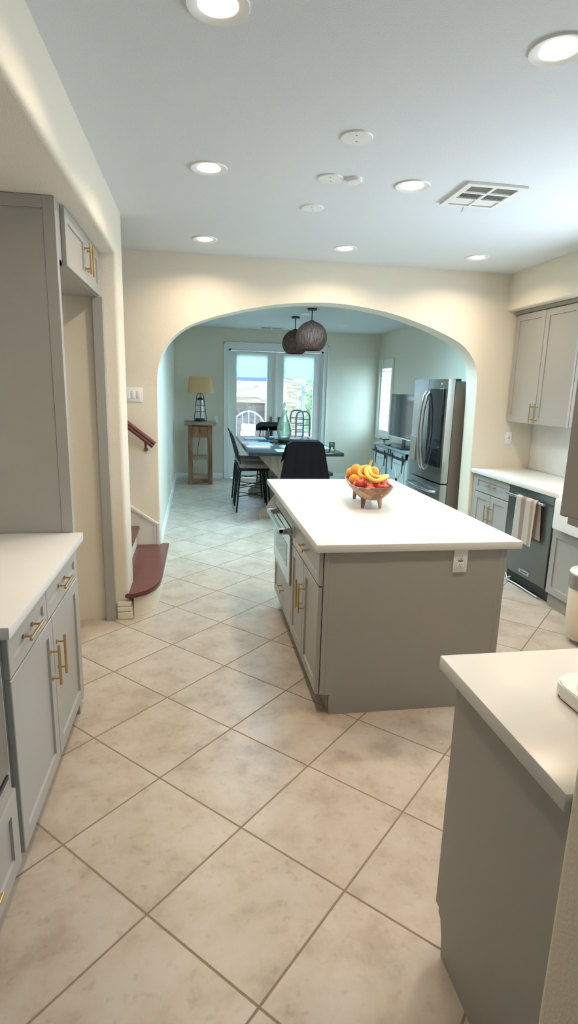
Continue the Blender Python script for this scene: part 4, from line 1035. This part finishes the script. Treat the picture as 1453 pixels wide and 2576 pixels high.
for s, d in ((1, dl), (-1, dr)):
    bm = bm_(); Y = fm+s*.045
    tube(bm, [(FX-.0, Y, .80), (FX-.03, Y, .84), (FX-.055, Y, 1.0), (FX-.068, Y, 1.22), (FX-.055, Y, 1.45), (FX-.03, Y, 1.60), (FX-.0, Y, 1.64)], .014, 10); obj('handle', bm, M['steel'], d)
bm = bm_(); tube(bm, [(FX, FY0+.06, .60), (FX-.05, FY0+.12, .60), (FX-.068, fm, .60), (FX-.05, FY1-.12, .60), (FX, FY1-.06, .60)], .014, 10); obj('handle', bm, M['steel'], dw)
obj('hinge_cover', box(bm_(), FX+.095, FX+.16, FY0+.01, FY0+.1, FZ-.02, FZ+.005, .004, 1), M['black'], t)

# ------------------------------------------------------------------ barn-door media cabinet and TV
KX, KY0, KY1, KZ = 2.93, 7.62, 9.10, .80
t = thing('media_cabinet', 'low cabinet with white sliding barn doors on a black rail', 'cabinet', (3.1, 8.36, 0))
obj('top', box(bm_(), KX-.03, 3.30, KY0-.03, KY1+.03, KZ-.03, KZ, .005, 2), M['galv'], t)
bm = bm_(); box(bm, KX+.02, 3.28, KY0, KY1, .06, KZ-.03); obj('carcass', bm, M['galv'], t)
bm = bm_(); box(bm, KX+.0, KX+.02, KY0, KY1, KZ-.12, KZ-.03)
for y in (KY0, KY0+.66, KY1-.72, KY1-.05): box(bm, KX, KX+.02, y, y+.05, .0, KZ-.03)
obj('face_frame', bm, M['barnw'], t)
obj('rail', box(bm_(), KX-.022, KX-.014, KY0-.02, KY1+.06, KZ-.135, KZ-.105, .001, 1), M['iron'], t)
for y0 in (KY0+.06, KY1-.62):
    y1 = y0+.50
    bm = bm_(); box(bm, KX-.012, KX-.002, y0, y1, .06, KZ-.15)
    d = obj('door', bm, M['barnw'], t)
    bm = bm_()
    for a in ((y0, y0+.055, .06, KZ-.15), (y1-.055, y1, .06, KZ-.15), (y0, y1, .06, .11), (y0, y1, KZ-.20, KZ-.15)): box(bm, KX-.022, KX-.012, *a)
    for (ya, za, yb, zb) in ((y0+.05, KZ-.20, (y0+y1)/2, .34), (y1-.05, KZ-.20, (y0+y1)/2, .34), (y0+.05, .11, (y0+y1)/2, .38), (y1-.05, .11, (y0+y1)/2, .38)):
        a = Vector((ya, za)); b = Vector((yb, zb)); q = (b-a).normalized(); n = Vector((-q.y, q.x))*.022
        prism(bm, [tuple(a-n), tuple(b-n), tuple(b+n), tuple(a+n)], 'X', KX-.021, KX-.012)
    obj('cross_battens', bm, M['barnw'], d)
    for yy in (y0+.03, y1-.03):
        bm = bm_(); box(bm, KX-.028, KX-.022, yy-.014, yy+.014, KZ-.32, KZ-.09, .001, 1); lathe(bm, [(.026, -.034), (.026, -.022)], (KX, yy, KZ-.088), 20, 'X'); obj('hanger', bm, M['iron'], d)
t = thing('television', 'flat television standing on the barn-door cabinet beside the refrigerator', 'television', (3.05, 8.2, KZ))
obj('screen', box(bm_(), 3.0, 3.03, 7.50, 8.62, .965, 1.60, .003, 1), M['tvs'], t)
obj('bottom_bezel', box(bm_(), 2.998, 3.03, 7.50, 8.62, .945, .965, .002, 1), M['white'], t)
bm = bm_(); box(bm, 3.01, 3.025, 7.95, 8.05, .82, .95); box(bm, 2.96, 3.10, 7.85, 8.15, KZ+.001, .82, .003, 1); obj('stand', bm, M['black'], t)
t = thing('desk_gadget', 'small black flat-headed gadget on the left end of the barn-door cabinet', 'gadget', (3.0, 8.93, KZ))
obj('head', box(bm_(), 2.965, 3.065, 8.78, 8.99, .865, .885, .006, 2), M['iron'], t)
bm = bm_(); tube(bm, [(3.01, 8.9, KZ+.001), (3.01, 8.9, .868)], .03, 16); obj('stand', bm, M['white'], t)
o = obj('black_cable', tube(bm_(), [(2.97, 8.5, KZ+.006), (2.94, 8.4, KZ+.03), (2.93, 8.25, KZ+.012), (2.935, 8.05, KZ+.02), (2.93, 7.85, KZ+.008)], .006, 6), M['iron']); tag(o, 'black cable curling across the top of the barn-door cabinet', 'cable')
o = obj('remote_control', box(bm_(), 2.94, 3.0, 8.47, 8.62, KZ+.001, KZ+.025, .005, 2), M['black']); tag(o, 'small black box on the barn-door cabinet below the television corner', 'remote')

# ------------------------------------------------------------------ outdoors beyond the glass doors
struct('ground_patio', box(bm_(), -8, 14, YB+.12, 24, -.12, -.02), M['patio'])
t = thing('stone_fireplace', 'outdoor stone fireplace wall with mantel seen through the left door', 'fireplace', (1.2, 14.2, 0))
bm = bm_(); box(bm, -1.2, 2.1, 14.0, 14.6, 1.5, 2.5); box(bm, -1.2, 2.1, 14.0, 14.6, 1.28, 1.42); box(bm, -1.2, .7, 14.0, 14.6, .45, 1.28); box(bm, 1.66, 2.1, 14.0, 14.6, .45, 1.28); obj('chimney_breast', bm, M['ledge'], t)
obj('mantel', box(bm_(), -1.3, 2.2, 13.85, 14.6, 1.42, 1.5, .01, 2), M['cushw'], t)
obj('firebox_wall', box(bm_(), .7, 1.66, 14.25, 14.5, .45, 1.28), M['flag'], t)
obj('hearth', box(bm_(), -1.2, 2.1, 13.32, 14.6, -.02, .45, .02, 2), M['cushw'], t)
bm = bm_(); EL = lambda a: (1.25+.46*math.cos(a), 13.97, .455+.62*math.sin(a))
tube(bm, [EL(PI*k/20) for k in range(21)], .018, 8)
for k in range(-2, 3): tube(bm, [(1.25+k*.15, 13.97, .455), EL(math.acos(k*.15/.46))], .008, 6)
obj('fire_screen', bm, M['cushw'], t)
tag(obj('garden_wall', box(bm_(), 2.4, 6, 15.4, 15.7, -.02, 2.0), M['ledge']), 'pale garden wall behind the patio beyond the right glass door', 'garden wall')
for x0, z, l in ((1.03, .45, 'white stacked block on the hearth, lower'), (1.05, .62, 'white stacked block on the hearth, upper')):
    o = obj('stone_block', box(bm_(), x0, x0+.33, 13.5, 13.75, z+.002, z+.165, .03, 3), M['cushw']); tag(o, l, 'stone block', 'blocks on the hearth')
t = thing('garden_umbrella', 'grey cantilever umbrella post with blue canopy edge on the patio', 'umbrella', (2.25, 12.4, 0))
obj('post', box(bm_(), 2.385, 2.46, 13.0, 13.08, -.02, 1.98, .01, 2), M['greypost'], t)
obj('crank_housing', box(bm_(), 2.39, 2.52, 12.78, 13.0, 1.57, 1.72, .02, 3), M['greypost'], t)
obj('arm', tube(bm_(), [(2.44, 12.84, 1.66), (2.3, 12.80, 1.76), (1.95, 12.80, 1.82), (1.6, 12.82, 1.83)], .03, 8), M['greypost'], t)
obj('canopy', prism(bm_(), [(-.6, 1.79), (2.25, 1.79), (.9, 2.3)], 'Y', 12.85, 13.2), M['umb'], t)
obj('base', box(bm_(), 2.36, 2.7, 12.9, 13.2, -.02, .06, .01, 2), M['greypost'], t)
def pchair(x, y, label):
    t = thing('patio_chair', label, 'chair', (x, y, 0), 0, 'hoop-backed patio chairs')
    bm = bm_(); w = .145
    tube(bm, [(x-w, y, -.02), (x-w, y, 1.05), (x-w*.85, y, 1.14), (x-w*.5, y, 1.18), (x+w*.5, y, 1.18), (x+w*.85, y, 1.14), (x+w, y, 1.05), (x+w, y, -.02)], .018, 8); obj('back_hoop', bm, M['bmetal'], t)
    bm = bm_()
    for z in (.62, .76, .9, 1.02): tube(bm, [(x-w, y, z), (x+w, y, z)], .01, 6)
    obj('back_bars', bm, M['bmetal'], t)
    obj('seat', box(bm_(), x-w, x+w, y+.01, y+.5, .42, .48, .015, 2), M['cushw'], t)
    for s in (-1, 1): obj('leg', tube(bm_(), [(x+s*w, y+.5, -.02), (x+s*w, y+.5, .45)], .014, 8), M['bmetal'], t)
pchair(2.18, 11.7, 'hoop-backed metal patio chair nearest the glass door'); pchair(2.16, 12.32, 'hoop-backed metal patio chair farther back, partly covered by the nearer one')
def shrub(x, y, z0, r, h, n, label, name='garden_shrub'):
    t = thing(name, label, 'shrub', (x, y, z0))
    bm = bm_()
    for k in range(n):
        a = random.uniform(0, 2*PI); q = random.random()**.5*r; zz = z0+h*(.15+.85*random.random()); c = Vector((x+q*math.cos(a), y+q*math.sin(a), zz))
        d = Vector((random.uniform(-1, 1), random.uniform(-1, 1), random.uniform(-.3, 1))).normalized()*.09; s = d.cross(Vector((random.random(), random.random(), .3))).normalized()*.035
        vs = [bm.verts.new(c-d), bm.verts.new(c+s), bm.verts.new(c+d), bm.verts.new(c-s)]; bm.faces.new(vs)
    obj('foliage', bm, M['leaf'], t, smooth=False)
    obj('stem', tube(bm_(), [(x, y, -.02), (x, y, z0+h*.6)], [.03, .01], 8), M['bark'], t)
shrub(1.78, 12.7, .1, .17, 1.25, 500, 'green leafy shrub beyond the right glass door')
shrub(3.1, 14.3, .3, .4, 2.0, 700, 'tall pale green shrub at the right of the patio')
shrub(3.6, 16.5, .3, 1.0, 2.6, 900, 'large bush at the far edge of the garden')
bm = bm_(); gr = [[bm.verts.new((-6+i*.8, 18+j*.9, -.05+j*.33+.2*math.sin(i*1.3+j))) for j in range(8)] for i in range(26)]
for i in range(25):
    for j in range(7): bm.faces.new((gr[i][j], gr[i+1][j], gr[i+1][j+1], gr[i][j+1]))
o = struct('hillside', bm, M['hill'])

# ------------------------------------------------------------------ light
def area(name, loc, rot, sx, sy, power, col, shape='RECTANGLE', spread=PI):
    l = bpy.data.lights.new(name, 'AREA'); l.shape = shape; l.size = sx; l.size_y = sy; l.energy = power; l.color = col; l.spread = spread
    o = bpy.data.objects.new(name, l); C.objects.link(o); o.location = loc; o.rotation_euler = rot; return o
WARM = (1, .81, .59)
for i, x in enumerate(LX):
    for j, y in enumerate(LY):
        area('downlight_lamp', (x, y, ZC-.012), (0, 0, 0),   .13, .13, 8.5, WARM, 'DISK', math.radians(150))
for x, y in ():
    area('downlight_lamp', (x, y, ZC-.012), (0, 0, 0),   .13, .13, 8.5, WARM, 'DISK', math.radians(150))
# daylight: sky light through the window openings, plus added skylight and patio lamps
DAY = (.82, .89, 1)
area('daylight_sink_window', (XR+.2, 3.07, 1.65), (0, PI/2, 0), 1.0, 1.05, 85, DAY)
area('daylight_rear_window', (2.05, -2.75, 1.5), (PI/2, 0, 0), 1.1, 1.2, 10, DAY)
area('daylight_side_window', (XR+.3, 9.84, 1.5), (0, PI/2, 0), 1.2, .6, 60, (.5, .82, 1))
area('added_skylight_lamp', (1.4, 6.285, ZD+.3), (0, 0, 0), 2.0, 1.1, 160, (.40, .80, 1))  # lamp over the added skylight, lifts the dining room light
area('added_patio_fill', (1.4, 12.0, 3.6), (math.radians(-52), 0, 0), 4, 2, 350, (.6, .9, 1))  # extra lamp added above the patio, out of view, boosts light through the doors
w = bpy.data.worlds.new('World'); sc.world = w; w.use_nodes = True
bg = w.node_tree.nodes['Background']; bg.inputs[0].default_value = (.60, .83, 1, 1); bg.inputs[1].default_value = 8
p = area('door_sky_portal', (1.41, YB+.2, 1.2), (-PI/2, 0, 0), 1.7, 2.2, 1, (1, 1, 1)); p.data.cycles.is_portal = True

# ------------------------------------------------------------------ camera
import numpy as np
P_, Y_, R_a = math.radians(12.33658734), math.radians(9.39000572), math.radians(-1.49957679)
fwd = Vector((math.sin(Y_)*math.cos(P_), math.cos(Y_)*math.cos(P_), -math.sin(P_)))
rt = Vector((math.cos(Y_), -math.sin(Y_), 0)); dn = fwd.cross(rt)
r2 = math.cos(R_a)*rt+math.sin(R_a)*dn; d2 = -math.sin(R_a)*rt+math.cos(R_a)*dn
cam = bpy.data.cameras.new('camera'); co = bpy.data.objects.new('camera', cam); C.objects.link(co)
m3 = Matrix((r2, -d2, -fwd)).transposed()
co.matrix_world = Matrix.Translation((0, 0, 1.637063)) @ m3.to_4x4()
cam.sensor_fit = 'VERTICAL'; cam.sensor_height = 36; cam.lens = 1417.797/2576*36; cam.clip_start = .05; cam.clip_end = 100
sc.camera = co
sc.view_settings.view_transform = 'Standard'; sc.view_settings.look = 'None'; sc.view_settings.gamma = 1; sc.view_settings.exposure = .09
sc.view_settings.use_curve_mapping = False
sc.cycles.use_denoising = True; sc.cycles.adaptive_threshold = .05; sc.cycles.adaptive_min_samples = 16; sc.cycles.max_bounces = 7; sc.cycles.diffuse_bounces = 4; sc.cycles.glossy_bounces = 3; sc.cycles.transparent_max_bounces = 12
sc.cycles.sample_clamp_indirect = 6; sc.cycles.caustics_reflective = False; sc.cycles.caustics_refractive = False
